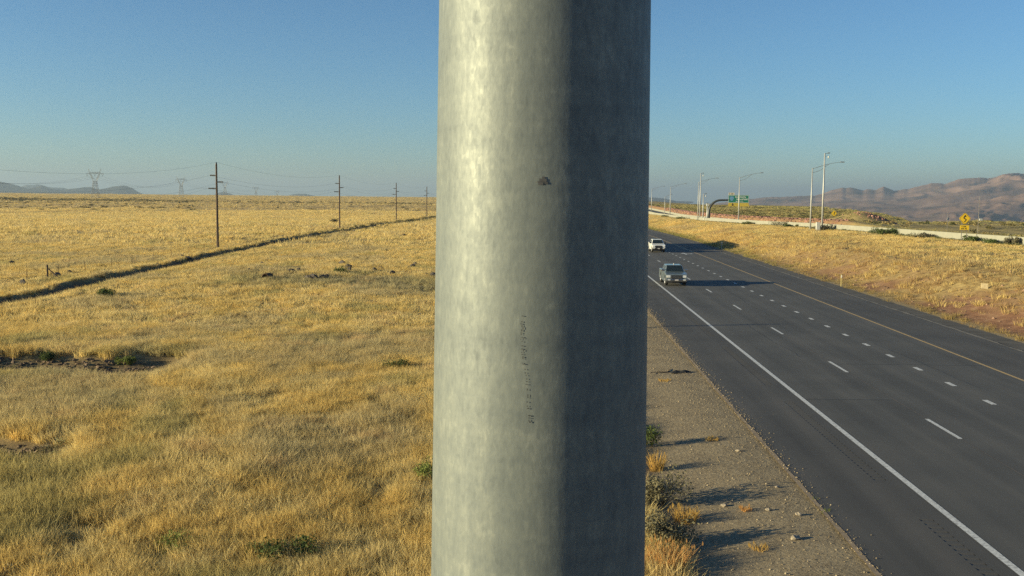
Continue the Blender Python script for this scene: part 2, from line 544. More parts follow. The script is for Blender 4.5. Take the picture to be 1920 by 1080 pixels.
M_YELLOW = mat('yellow_sign_sheeting', (0.78, 0.50, 0.02), 0.5, 0, 0.06, 3)
M_WHITE = mat('white_sign_sheeting', (0.75, 0.75, 0.72), 0.5, 0, 0.04, 3)
M_BLACK = mat('black_sign_film', (0.015, 0.015, 0.015), 0.6, 0, 0.1, 3)
M_BROWNTUBE = mat('shaded_tube', (0.055, 0.060, 0.060), 0.5, 0.2, 0.12, 2)  # dark tone paints in the shaded side of the sign tube
M_ROCK = mat('basalt', (0.060, 0.050, 0.045), 0.9, 0, 0.35, 5)
M_PALE_ROCK = mat('pale_stone', (0.27, 0.225, 0.17), 0.9, 0, 0.25, 5)
M_TYRE = mat('tyre_rubber', (0.02, 0.02, 0.02), 0.85, 0, 0.15, 8)
M_RIM = mat('alloy_rim', (0.55, 0.55, 0.56), 0.3, 0.9, 0.05, 8)
M_CHROME = mat('bright_chrome', (0.75, 0.75, 0.76), 0.12, 1.0, 0.03, 8)
M_GLASS = mat('tinted_vehicle_glass', (0.015, 0.022, 0.024), 0.06, 0, 0.05, 2, 0.0, None, 0.8)
M_LAMP = mat('headlamp_glass', (0.80, 0.80, 0.78), 0.12, 0.3, 0.04, 12)
M_AMBER = mat('amber_lens', (0.6, 0.18, 0.02), 0.3, 0, 0.05, 10)
M_RED = mat('red_lens', (0.4, 0.02, 0.015), 0.3, 0, 0.05, 10)
M_CAR_DARK = mat('blue_grey_car_paint', (0.15, 0.185, 0.20), 0.32, 0.25, 0.06, 2, 0.8)
M_CAR_WHITE = mat('white_car_paint', (0.72, 0.72, 0.70), 0.35, 0.0, 0.04, 2, 0.5)
M_TRAILER = mat('white_trailer_skin', (0.70, 0.70, 0.68), 0.45, 0.1, 0.05, 1)
M_CABRED = mat('dark_blue_truck_paint', (0.03, 0.05, 0.12), 0.35, 0.1, 0.05, 2, 0.6)
M_PLATE = mat('licence_plate', (0.45, 0.42, 0.40), 0.5, 0, 0.05, 20)
M_BOARD = mat('weathered_board', (0.48, 0.38, 0.22), 0.85, 0, 0.2, 6)
M_TWIG = mat('dry_twig', (0.07, 0.052, 0.038), 0.9, 0, 0.25, 9)
M_GRASS = tinted('dry_grass_blades', 0.9, 0.45, 0.1)
M_LEAF = tinted('scrub_leaves', 0.8, 0.20, 0.2)
M_PEBBLE = tinted('pebbles', 0.95, 0.0, 0.2)

# ------------------------------------------------------------------ ground sheet
def axis_lines(fine, far_lo, far_hi, growth=1.12):
    a = list(fine)
    s = a[1] - a[0]
    lo = []
    v = a[0]
    while v > far_lo:
        s *= growth; v -= s; lo.append(v)
    s = a[-1] - a[-2]
    v = a[-1]; hi = []
    while v < far_hi:
        s *= growth; v += s; hi.append(v)
    return np.array(lo[::-1] + a + hi)

xs_f = np.concatenate([np.arange(-60, -50, 1.0), np.arange(-50, -38, 0.3), np.arange(-38, 2, 0.6), np.arange(2, 27, 1.0),
                       np.arange(27, 40, 0.5), np.arange(40, 82, 0.8), np.arange(82, 190, 3.0)])
ys_f = np.concatenate([np.arange(-40, 26, 3.0), np.arange(26, 62, 0.45), np.arange(62, 200, 1.0), np.arange(200, 460, 2.5)])
gx = axis_lines(xs_f, -30000, 30000, 1.16)
gy = axis_lines(ys_f, -6000, 32000, 1.07)
GX, GY = np.meshgrid(gx, gy)
GZ = height(GX, GY)

def grid_mesh(name, X, Y, Z):
    ny, nx = X.shape
    me = bpy.data.meshes.new(name)
    co = np.stack([X, Y, Z], -1).reshape(-1, 3).astype(np.float32)
    idx = np.arange(nx * ny).reshape(ny, nx)
    f = np.stack([idx[:-1, :-1], idx[:-1, 1:], idx[1:, 1:], idx[1:, :-1]], -1).reshape(-1, 4)
    me.vertices.add(len(co)); me.vertices.foreach_set('co', co.ravel())
    me.loops.add(f.size); me.loops.foreach_set('vertex_index', f.ravel().astype(np.int32))
    me.polygons.add(len(f))
    me.polygons.foreach_set('loop_start', np.arange(0, f.size, 4, dtype=np.int32))
    me.polygons.foreach_set('loop_total', np.full(len(f), 4, np.int32))
    me.polygons.foreach_set('use_smooth', np.ones(len(f), bool))
    me.update(calc_edges=True)
    return me

gme = grid_mesh('ground', GX, GY, GZ)
gme.materials.append(M_GROUND)
def soil_masks(x, y):
    d = np.hypot(x, y)
    wx = wall_x(y)
    edge = (fbm(x / 1.5, y / 1.8, 51, 3) - 0.5)
    gravel = sstep(2.2, 3.6, x + edge * 1.6) * sstep(9, 8, x)
    gravel = np.maximum(gravel, sstep(26.3, 26.8, x) * sstep(29.2, 28.4, x + edge) * 0.8)
    red = sstep(28.5, 30, x) * sstep(38, 32, x + edge * 6) * (0.25 + 0.75 * sstep(150, 85, y)) * sstep(0.32, 0.6, fbm(x / 6, y / 9, 61, 3) + 0.12 * sstep(150, 70, y))
    red = np.maximum(red, sstep(11.5, 13, x - wx) * sstep(18.5, 16, x - wx) * 0.8 * sstep(214, 230, y))
    bx = berm_x(y)
    dirt = np.exp(-((x - bx - 1.3 + 0.8 * edge) / 0.95) ** 4) * sstep(620, 450, y) * sstep(20, 40, y)
    dirt = np.maximum(dirt, gully(x, y) ** 0.5 * 0.95)
    dirt = np.maximum(dirt, gully2(x, y) ** 0.5 * 0.9)
    dirt = np.maximum(dirt, np.exp(-(((x - 101) / 6.5) ** 2 + ((y - 297) / 13) ** 2) ** 2) * 0.9)  # dark rock and painted shade on the first knoll's right near side
    dirt = np.maximum(dirt, np.exp(-(((x - 147) / 13) ** 2 + ((y - 312) / 20) ** 2) ** 2) * 0.75)  # same darkening for the shaded right near side of the second knoll
    green = sstep(11.5, 13, x - wx) * 0.9
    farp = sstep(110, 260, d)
    az = x / np.maximum(y, 1)
    valley = sstep(900, 1700, d) * sstep(0.03, 0.1, az) * (y > 0)
    return gravel, red, dirt, green, farp, valley
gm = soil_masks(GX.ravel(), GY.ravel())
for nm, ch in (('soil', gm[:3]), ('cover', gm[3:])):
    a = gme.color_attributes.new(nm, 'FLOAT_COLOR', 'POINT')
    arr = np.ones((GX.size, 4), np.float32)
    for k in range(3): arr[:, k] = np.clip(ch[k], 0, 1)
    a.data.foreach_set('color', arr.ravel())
ground = link('ground', gme)
tag(ground, 'dry grassland plain with gravel verge and reddish roadside bank', None, None, 'structure')

# ------------------------------------------------------------------ distant mountains
def mountain_material(name, stops, scale):
    m, nt, N, L, b = nodes_of(name)
    geo = N.new('ShaderNodeNewGeometry')
    n = N.new('ShaderNodeTexNoise'); n.inputs['Scale'].default_value = scale; n.inputs['Detail'].default_value = 9; n.inputs['Roughness'].default_value = 0.65
    L.new(geo.outputs['Position'], n.inputs['Vector'])
    rp = ramp(N, stops)
    L.new(n.outputs['Fac'], rp.inputs[0]); L.new(rp.outputs[0], b.inputs['Base Color'])
    b.inputs['Roughness'].default_value = 1.0
    b.inputs['Specular IOR Level'].default_value = 0.0
    return m
M_MTN = mountain_material('dry_mountain_slope', [(0.3, (0.07, 0.055, 0.048)), (0.5, (0.225, 0.142, 0.110)), (0.7, (0.31, 0.205, 0.155))], 0.0022)
M_MTN_FAR = mountain_material('far_mountain_slope', [(0.3, (0.03, 0.032, 0.03)), (0.7, (0.075, 0.065, 0.055))], 0.001)

def px_az(px):
    v = fwd + rgt * ((px - 960.0) / FPX) - up * ((368.0 - 540.0) / FPX)
    return math.atan2(v.x, v.y)

def px_elev(px, py):
    v = fwd + rgt * ((px - 960.0) / FPX) - up * ((py - 540.0) / FPX)
    return v.z / math.hypot(v.x, v.y)

def mountain(name, sky, r0, r1, r2, base, m, seed, na=220, nr=70, relief=0.35, label=''):
    """sky: skyline points of the photograph; the crest stands at r1 between the near foot r0 and the back foot r2"""
    az = np.array([px_az(p[0]) for p in sky]); el = np.array([px_elev(*p) for p in sky])
    A = np.linspace(az[0], az[-1], na)
    crest = np.interp(A, az, el) * r1 + CAM_H
    fine = (fbm(A * 160, A * 0 + 2, seed + 5, 5) - 0.5) * 0.10
    crest = base + (crest - base) * (1 + fine)
    t = np.concatenate([np.linspace(0, 1, nr), np.linspace(1, 1.9, nr // 3)[1:]])
    Rr = np.where(t <= 1, r0 + (r1 - r0) * t, r1 + (r2 - r1) * (t - 1) / 0.9)
    AA, RR = np.meshgrid(A, Rr)
    kw = max(5, na // 7) | 1
    pad = np.pad(crest, kw, mode='edge'); soft = np.convolve(pad, np.hanning(kw) / np.hanning(kw).sum(), 'same')[kw:-kw]
    TT = np.meshgrid(A, t)[1]
    X, Y = np.sin(AA) * RR, np.cos(AA) * RR
    rise = np.where(TT <= 1, TT ** 1.15, np.clip(1 - (TT - 1) / 0.9, 0, 1))
    lam = (r1 - r0) / 3.2
    wx_ = (fbm(X / lam, Y / lam, seed + 2, 3) - 0.5) * lam * 0.8
    U = (X * 0.78 - Y * 0.62 + wx_); V = (X * 0.62 + Y * 0.78)
    def ridged(l, sd, o):
        return 1 - np.abs(2 * fbm(U / l, V / (l * 2.0), sd, o) - 1)
    bump = (ridged(lam, seed, 2) - 0.7) * relief * 1.5 + (ridged(lam * 0.42, seed + 9, 3) - 0.72) * relief * 0.95 + (ridged(lam * 0.16, seed + 15, 3) - 0.72) * relief * 0.62
    win = np.clip(TT * (1 - TT) * 4.5, 0, 1) * (TT <= 1)
    wgt = np.clip((TT - 0.45) / 0.55, 0, 1) ** 1.6
    top = (soft - base)[None, :] * (1 - wgt) + (crest - base)[None, :] * wgt
    H = top * np.clip(rise + bump * win * (0.35 + 0.65 * rise), 0.0, 0.985 + 0 * rise)
    H = np.where(np.abs(TT - 1) < 1e-6, (crest - base)[None, :], H)
    Z = base + H
    # nothing in front may rise above the crest line as seen from the road
    me = grid_mesh(name, X, Y, Z)
    me.materials.append(m)
    return tag(link(name, me), label, None, None, 'structure')

mountain('mountain_range', [(1130, 402), (1300, 386), (1400, 374), (1430, 370), (1480, 369), (1530, 366), (1560, 356), (1582, 352), (1600, 351), (1618, 356),
         (1640, 355), (1656, 351), (1675, 357), (1700, 353), (1722, 349), (1745, 343), (1770, 344), (1795, 336), (1815, 333), (1835, 333), (1848, 335),
         (1870, 330), (1900, 327), (1925, 326), (2000, 322), (2150, 330), (2400, 345)], 5200, 9800, 14000, -140, M_MTN, 71, 420, 130, 0.42,
         'long dry brown mountain range beyond the valley on the right')
mountain('foothill', [(1380, 400), (1450, 394), (1520, 390), (1600, 386), (1660, 389), (1720, 391), (1790, 382), (1850, 373), (1920, 363), (2000, 360), (2200, 370)],
         4600, 6600, 8600, -150, M_MTN, 93, 240, 70, 0.4, 'low brown foothill in front of the mountain range')
mountain('distant_hill', [(-300, 345), (-120, 338), (-30, 338), (0, 341), (20, 344), (36, 348), (52, 354), (70, 351), (78, 348), (92, 353), (110, 356), (135, 354),
         (150, 352), (170, 350), (184, 355), (200, 353), (212, 350), (225, 349), (238, 348), (248, 352), (258, 359), (268, 364), (290, 366)],
         9500, 11000, 14000, -60, M_MTN_FAR, 17, 300, 40, 0.3, 'blue hazy hills on the left horizon')
mountain('distant_hill', [(20, 358), (50, 347), (75, 346), (95, 351), (120, 352), (140, 359)], 14000, 15000, 17000, -60, M_MTN_FAR, 27, 80, 24, 0.3,
         'paler hazy hill behind the blue hills on the left')
mountain('distant_hill', [(398, 367), (408, 362), (416, 360), (424, 361), (432, 363), (442, 367)], 10500, 11500, 13000, -60, M_MTN_FAR, 37, 60, 24, 0.3,
         'small blue hill right of the first wooden pole')
mountain('distant_hill', [(535, 368), (550, 364), (562, 363), (574, 363.5), (590, 368)], 11500, 12500, 14000, -60, M_MTN_FAR, 47, 60, 24, 0.3,
         'small low blue hill near the middle of the left horizon')
mountain('distant_hill', [(1060, 374), (1120, 368), (1180, 371), (1225, 370), (1245, 372), (1268, 377), (1300, 381)], 10000, 11000, 13000, -60, M_MTN_FAR, 57, 80, 24, 0.3,
         'blue hazy hill on the horizon just right of the big pole')

# ------------------------------------------------------------------ road
def strip(x0, x1, ys, dz, name, m, parent=None):
    vs, fs = [], []
    for y in ys:
        z = road_z(y) + dz
        vs += [(x0, y, z), (x1, y, z)]
    for k in range(len(ys) - 1):
        fs.append((2 * k, 2 * k + 1, 2 * k + 3, 2 * k + 2))
    me = bpy.data.meshes.new(name); me.from_pydata(vs, [], fs); me.materials.append(m); me.update()
    return link(name, me, parent)

YS = list(range(-40, 440, 10)) + [440, 500, 600, 700, 900, 1200]
X_EDGE, X_SKIP, X_DOT, X_YEL = 10.88, 14.75, 18.61, 22.46
lanes = strip(10.74, 22.85, YS, 0.0, 'road', M_ROAD)
tag(lanes, 'dark asphalt highway lanes running away to the south', None, None, 'structure')
sh_r = strip(22.85, ROAD_R, YS, -0.002, 'median_shoulder', M_SHOULDER); tag(sh_r, 'paved shoulder on the median side of the highway', None, None, 'structure')
# outer shoulder with the milled rumble strip as real grooves
sh_l = strip(ROAD_L, 9.97, YS, -0.002, 'shoulder', M_SHOULDER); tag(sh_l, 'paved outer shoulder beside the gravel verge', None, None, 'structure')
sh_in = strip(10.33, 10.74, YS, -0.002, 'shoulder_inner_strip', M_SHOULDER, sh_l)
def rumble():
    ys, zs = [], []
    y = 14.0
    cycle = 0
    ys.append(-40.0); zs.append(0.0)
    while y < 120.0:
        # groups of grooves with a plain gap between them
        if (y - 14.0) % 15.0 < 11.5:
            ys += [y, y + 0.05, y + 0.09, y + 0.13, y + 0.18]; zs += [0, -0.010, -0.014, -0.010, 0]
        y += 0.31
    ys += [200.0, 425.0, 1200.0]; zs += [0, 0, 0]
    vs, fs = [], []
    for a, b_ in zip(ys, zs):
        z = road_z(a) - 0.002 + b_
        vs += [(9.97, a, z), (10.33, a, z)]
    for k in range(len(ys) - 1):
        fs.append((2 * k, 2 * k + 1, 2 * k + 3, 2 * k + 2))
    me = bpy.data.meshes.new('rumble_strip'); me.from_pydata(vs, [], fs); me.materials.append(M_SHOULDER); me.update()
    return link('rumble_strip', me, sh_l)
rumble()
# crumbling outer edge of the pavement
def ragged(name, xc, w, y0, y1, seed, m, parent, dz=0.004, amp=0.05):
    ys = np.arange(y0, y1, 0.4)
    vs, fs = [], []
    for y in ys:
        a = xc - w / 2 + (fbm(y * 1.1, 0.0, seed, 3) - 0.5) * amp * 2
        b_ = xc + w / 2 + (fbm(y * 0.9, 5.0, seed + 3, 3) - 0.5) * amp * 2
        z = road_z(y) + dz
        vs += [(a, y, z), (b_, y, z)]
    for k in range(len(ys) - 1):
        fs.append((2 * k, 2 * k + 1, 2 * k + 3, 2 * k + 2))
    me = bpy.data.meshes.new(name); me.from_pydata([tuple(map(float, v)) for v in vs], [], fs); me.materials.append(m); me.update()
    return link(name, me, parent)
ragged('pavement_edge', ROAD_L, 0.13, 10, 320, 5, M_EDGE, sh_l)
ragged('dust_strip', ROAD_R - 0.1, 0.22, 30, 320, 15, mat('roadside_dust', (0.15, 0.135, 0.115), 0.95, 0, 0.35, 1.2), sh_r, 0.004, 0.12)
strip(ROAD_R + 0.05, ROAD_R + 1.5, YS, -0.02, 'millings_strip', mat('asphalt_millings', (0.062, 0.056, 0.05), 0.95, 0, 0.45, 0.7), sh_r)
# painted lines
strip(X_EDGE - 0.10, X_EDGE + 0.10, YS, 0.006, 'edge_line', M_WHITE_LINE, lanes)['label'] = 'solid white edge line'
strip(X_YEL - 0.08, X_YEL + 0.08, YS, 0.006, 'yellow_line', M_YELLOW_LINE, lanes)['label'] = 'solid yellow median line'
def dash_mesh(w, l):
    b_ = MB(); b_.quad((-w / 2, -l / 2, 0), (w / 2, -l / 2, 0), (w / 2, l / 2, 0), (-w / 2, l / 2, 0))
    return b_.mesh('dash', M_WHITE_LINE, recalc=False)
long_me, dot_me = dash_mesh(0.16, 3.1), dash_mesh(0.24, 0.92)
for k in range(-2, 18):
    o = link('lane_dash', long_me, lanes); y = 36.1 + 13.08 * k
    o.location = (X_SKIP, y, road_z(y) + 0.006)
for k in range(-5, 36):
    o = link('dotted_mark', dot_me, lanes); y = 41.0 + 3.96 * k
    o.location = (X_DOT, y, road_z(y) + 0.006)
ragged('lane_joint', X_SKIP + 0.02, 0.035, 10, 260, 25, M_JOINT, lanes, 0.003, 0.012)
for (xa, xb, y, sl) in ((14.9, 22.3, 50.0, 0.02), (11.0, 14.6, 41.0, 0.03)):
    b_ = MB(); b_.quad((xa, y, 0.003), (xb, y + sl * (xb - xa), 0.003), (xb, y + 0.05 + sl * (xb - xa), 0.003), (xa, y + 0.05, 0.003))
    link('pavement_seam', b_.mesh('pavement_seam', mat('tar_seam', (0.028, 0.028, 0.03), 0.7, 0, 0.2, 3), recalc=False), lanes)
rc = random.Random(4)
for (xc, y0, y1) in ((19.6, 44, 58), (13.6, 52, 66), (20.4, 60, 75), (16.0, 70, 95)):
    vs, fs = [], []; y = y0; x = xc
    while y < y1:
        w = rc.uniform(0.006, 0.016)
        vs += [(x - w, y, road_z(y) + 0.003), (x + w, y, road_z(y) + 0.003)]
        y += 0.35; x += rc.uniform(-0.06, 0.06)
    fs = [(2 * k, 2 * k + 1, 2 * k + 3, 2 * k + 2) for k in range(len(vs) // 2 - 1)]
    me = bpy.data.meshes.new('sealed_crack'); me.from_pydata(vs, [], fs); me.materials.append(MATS['tar_seam']); me.update()
    link('sealed_crack', me, lanes)
# lane arrow far down the middle lane
ax, ay = at(1284, 476)
b_ = MB()
b_.add([(-0.10, 0, 0), (0.10, 0, 0), (0.10, 2.4, 0), (-0.10, 2.4, 0), (-0.55, 2.4, 0), (0.55, 2.4, 0), (0, 3.9, 0), (0.1, 0.9, 0), (0.9, 1.9, 0), (1.2, 1.6, 0), (1.25, 2.7, 0), (0.45, 2.35, 0), (0.1, 1.5, 0)],
       [(0, 1, 2, 3), (4, 5, 6), (7, 8, 12), (11, 9, 10)])
o = link('lane_arrow', b_.mesh('lane_arrow', M_WHITE_LINE, recalc=False), lanes)
o.location = (ax, ay - 2.0, road_z(ay) + 0.006); o.scale = (0.95, 1.1, 1)

# ------------------------------------------------------------------ galvanised camera pole in front of the lens
PX_, PY_ = -0.0055, 1.418
pole_base = gz(PX_, PY_) - 0.05
b_ = MB()
def shaft_r(z): return 0.1535 - 0.0115 * (z - 8.3)
zz = [pole_base] + list(np.linspace(0.0, 12.2, 25))
b_.tube([(0, 0, z - pole_base) for z in zz], [shaft_r(z) for z in zz], 96)
sp = thing('camera_pole', 'thick weathered galvanised steel pole filling the middle of the view', 'pole', (PX_, PY_, pole_base))
shaft = b_.build('shaft', M_ZINC, sp)
for p in shaft.data.polygons:
    if len(p.vertices) == 4: p.use_smooth = True
b_ = MB(); b_.box(-0.34, 0.34, -0.34, 0.34, 0.02, 0.07)
b_.build('base_plate', M_ZINC, sp, False, 0.01)
b_ = MB(); b_.tube([(0, 0, 12.2 - pole_base), (0, 0, 12.26 - pole_base), (0, 0, 12.3 - pole_base)], [0.112, 0.112, 0.03], 40)
b_.build('cap', M_ZINC, sp, True)
for dx, dy in ((-0.27, -0.27), (0.27, -0.27), (-0.27, 0.27), (0.27, 0.27)):
    b_ = MB(); b_.tube([(dx, dy, 0.0), (dx, dy, 0.14)], 0.022, 8); b_.build('anchor_bolt', M_STEEL, sp)
# marker writing running down the shaft (too small to read), scuffs
def on_shaft(px, py):
    v = (fwd + rgt * ((px - 960.0) / FPX) - up * ((py - 540.0) / FPX)).normalized()
    t = 0.5
    for _ in range(400):
        p = Vector((0, 0, CAM_H)) + v * t
        if math.hypot(p.x - PX_, p.y - PY_) <= shaft_r(p.z): break
        t += 0.002
    else:
        return None
    a = math.atan2(p.x - PX_, -(p.y - PY_))
    return a, p.z
def shaft_patch(mb, a0, a1, z0, z1, lift=0.0012):
    pts = []
    for a, z in ((a0, z0), (a1, z0), (a1, z1), (a0, z1)):
        r_ = shaft_r(z) + lift
        pts.append((math.sin(a) * r_, -math.cos(a) * r_, z - pole_base))
    mb.quad(*pts)
ink = MB()
strokes = [(981, 592, 5, 2), (979, 603, 3, 3), (978, 607, 5, 2), (979, 611, 2, 5), (981, 615, 2, 6), (979, 619, 3, 5), (978, 624, 4, 2), (978, 627, 3, 2), (980, 632, 4, 2),
           (977, 636, 2, 2), (982, 634, 2, 3), (980, 640, 4, 1.5), (980, 648, 5, 2), (979, 654, 5, 2), (982, 657, 2, 4), (979, 660, 2, 3), (980, 664, 5, 1.6), (981, 669, 4, 3), (981, 672, 3, 2),
           (983, 682, 6, 2), (980, 680, 2, 2), (985, 692, 3, 2), (985, 699, 2, 4), (987, 703, 3, 2), (988, 710, 3, 2), (988, 715, 5, 1.6), (988, 720, 6, 1.6), (989, 730, 2, 5),
           (990, 741, 2, 6), (990, 745, 3, 2), (989, 753, 4, 2), (989, 761, 2, 3), (991, 765, 5, 2.5), (993, 779, 6, 3), (993, 783, 6, 1.6), (992, 788, 2, 5), (994, 791, 4, 4), (993, 797, 2, 3),
           (994, 803, 4, 3), (992, 806, 3, 2), (994, 816, 3, 1.5), (991, 821, 4, 4)]
for (px, py, w, h) in strokes:
    q = on_shaft(px, py)
    if q:
        dw, dh = 0.72 * w / 2 / 1400 / 0.15, 0.75 * h / 2 / 1400
        shaft_patch(ink, q[0] - dw, q[0] + dw, q[1] - dh, q[1] + dh)
o = link('marker_writing', ink.mesh('marker_writing', M_INK, recalc=False), sp); o['label'] = 'faint black marker writing running down the pole'
stain = MB()
for (px, py, w, h) in ((1018, 338, 13, 6), (1014, 344, 9, 5), (1024, 343, 6, 4), (1019, 333, 5, 4), (1010, 341, 4, 3)):
    q = on_shaft(px, py)
    if q: shaft_patch(stain, q[0] - w / 2 / 1400 / 0.15, q[0] + w / 2 / 1400 / 0.15, q[1] - h / 2 / 1400, q[1] + h / 2 / 1400, 0.0008)
o = link('dark_smudge', stain.mesh('dark_smudge', mat('grime', (0.06, 0.06, 0.065), 0.8, 0, 0.3, 80), recalc=False), sp)

# ------------------------------------------------------------------ concrete barrier beside the flex lanes
def barrier(name, off, h, y0, y1, label):
    ys = np.arange(y0, y1, 4.0)
    prof = [(-0.30, -0.25), (-0.30, 0.08), (-0.16, 0.33), (-0.10, h - 0.03), (-0.08, h), (0.08, h), (0.10, h - 0.03), (0.16, 0.33), (0.30, 0.08), (0.30, -0.25)]
    b_ = MB(); n = len(prof)
    vs, fs = [], []
    for y in ys:
        x = float(wall_x(y)) + off
        z = gz(x - 0.6, y)
        vs += [(x + u, float(y), z + w) for u, w in prof]
    for k in range(len(ys) - 1):
        for j in range(n - 1):
            fs.append((k * n + j, k * n + j + 1, (k + 1) * n + j + 1, (k + 1) * n + j))
    fs += [tuple(range(n)), tuple((len(ys) - 1) * n + j for j in range(n))]
    b_.add(vs, fs)
    return tag(b_.build(name, M_CONC), label, 'barrier')
wall = barrier('concrete_barrier', 0.0, 1.08, 20, 700, 'long pale concrete barrier along the top of the grassy bank')
wall2 = barrier('concrete_barrier', 11.3, 0.95, 240, 900, 'farther pale concrete barrier running behind the near one on the left')
flex = MB()
vs, fs = [], []
for k, y in enumerate(np.arange(10, 900, 8.0)):
    x = float(wall_x(y)); z = gz(x + 6, y) + 0.05
    vs += [(x + 0.5, float(y), z), (x + 11.0, float(y), z)]
    if k: fs.append((2 * k - 2, 2 * k - 1, 2 * k + 1, 2 * k))
flex.add(vs, fs)
fx = link('flex_lane_road', flex.mesh('flex_lane_road', M_ROAD, recalc=False)); tag(fx, 'asphalt lanes hidden behind the concrete barrier', None, None, 'structure')

# ------------------------------------------------------------------ wooden power poles and their wires
POLES = [(-51.0, 49.0), (-50.8, 150.5), (-50.2, 238.0), (-51.6, 338.0), (-52.2, 430.0), (-52.6, 530.0)]
POLE_H = 13.0
ARMS = [(-1, 1.75, 0.75), (1, 2.75, 0.75), (-1, 3.75, 1.05)]     # side, below the top, length
def make_pole():
    r_ = thing('utility_pole', '', 'utility pole', (0, 0, 0), 0, 'wooden power poles along the dirt track')
    b_ = MB(); b_.tube([(0, 0, -0.6), (0, 0, 0), (0, 0, 6), (0, 0, POLE_H)], [0.20, 0.195, 0.165, 0.135], 14)
    b_.build('shaft', M_WOOD, r_, False)
    b_ = MB(); b_.tube([(0, 0, POLE_H - 0.02), (0, 0, POLE_H + 0.12), (0, 0, POLE_H + 0.3)], [0.15, 0.12, 0.05], 10)
    b_.build('top_insulator', M_DARK, r_)
    for sd, dn, ln in ARMS:
        z = POLE_H - dn
        b_ = MB(); b_.tube([(sd * 0.12, 0, z), (sd * 0.28, 0, z + 0.01)], 0.06, 8); b_.build('bracket', M_DARK, r_)
        prof = []
        ins = MB()
        n = 9
        pts = [(sd * (0.26 + ln * k / n), 0, z + 0.02) for k in range(n + 1)]
        ins.tube(pts, [0.075 if k % 2 else 0.12 for k in range(n + 1)], 10)
        ins.build('insulator', M_DARK, r_)
    return r_
POLE_LABELS = ['wooden power pole outside the left edge whose shadow crosses the road',
               'tallest and nearest wooden power pole in view, beside the dirt track',
               'second wooden power pole along the track, midway to the big pole',
               'third wooden power pole along the track, smaller and farther off',
               'farthest visible wooden power pole, just left of the big pole',
               'wooden power pole hidden behind the big pole']
proto = make_pole()
pole_tops = []
for i, (x, y) in enumerate(POLES):
    o = proto if i == 0 else copy_tree(proto)
    z = gz(x, y)
    o.location = (x, y, z)
    o['label'] = POLE_LABELS[i]
    pole_tops.append((x, y, z))
def catenary(mb, a, b, sag, r_, n=22):
    a, b = Vector(a), Vector(b)
    pts = []
    for k in range(n + 1):
        t = k / n
        p = a.lerp(b, t); p.z -= 4 * sag * t * (1 - t)
        pts.append(p)
    mb.tube(pts, r_, 4, False)
WIRES = [(0.0, 0.28, 'topmost thin wire strung along the wooden power poles'),
         (-(0.26 + 0.75), -1.73, 'thin wire on the upper left insulators of the wooden poles'),
         ((0.26 + 0.75), -2.73, 'thin wire on the right-hand insulators of the wooden poles'),
         (-(0.26 + 1.05), -3.73, 'thin wire on the lowest left insulators of the wooden poles')]
for dx, dz, lab in WIRES:
    b_ = MB()
    pts = [(x + dx, y, z + POLE_H + dz) for x, y, z in pole_tops]
    catenary(b_, (pts[0][0] - 1, -60, pts[0][2]), pts[0], 2.0, 0.008)
    for i, (a, c) in enumerate(zip(pts[:-1], pts[1:])):
        catenary(b_, a, c, 1.3 if i else 2.7, 0.009 if i else 0.007)
    tag(b_.build('power_wire', M_WIRE), lab, 'wire', 'wires on the wooden power poles')

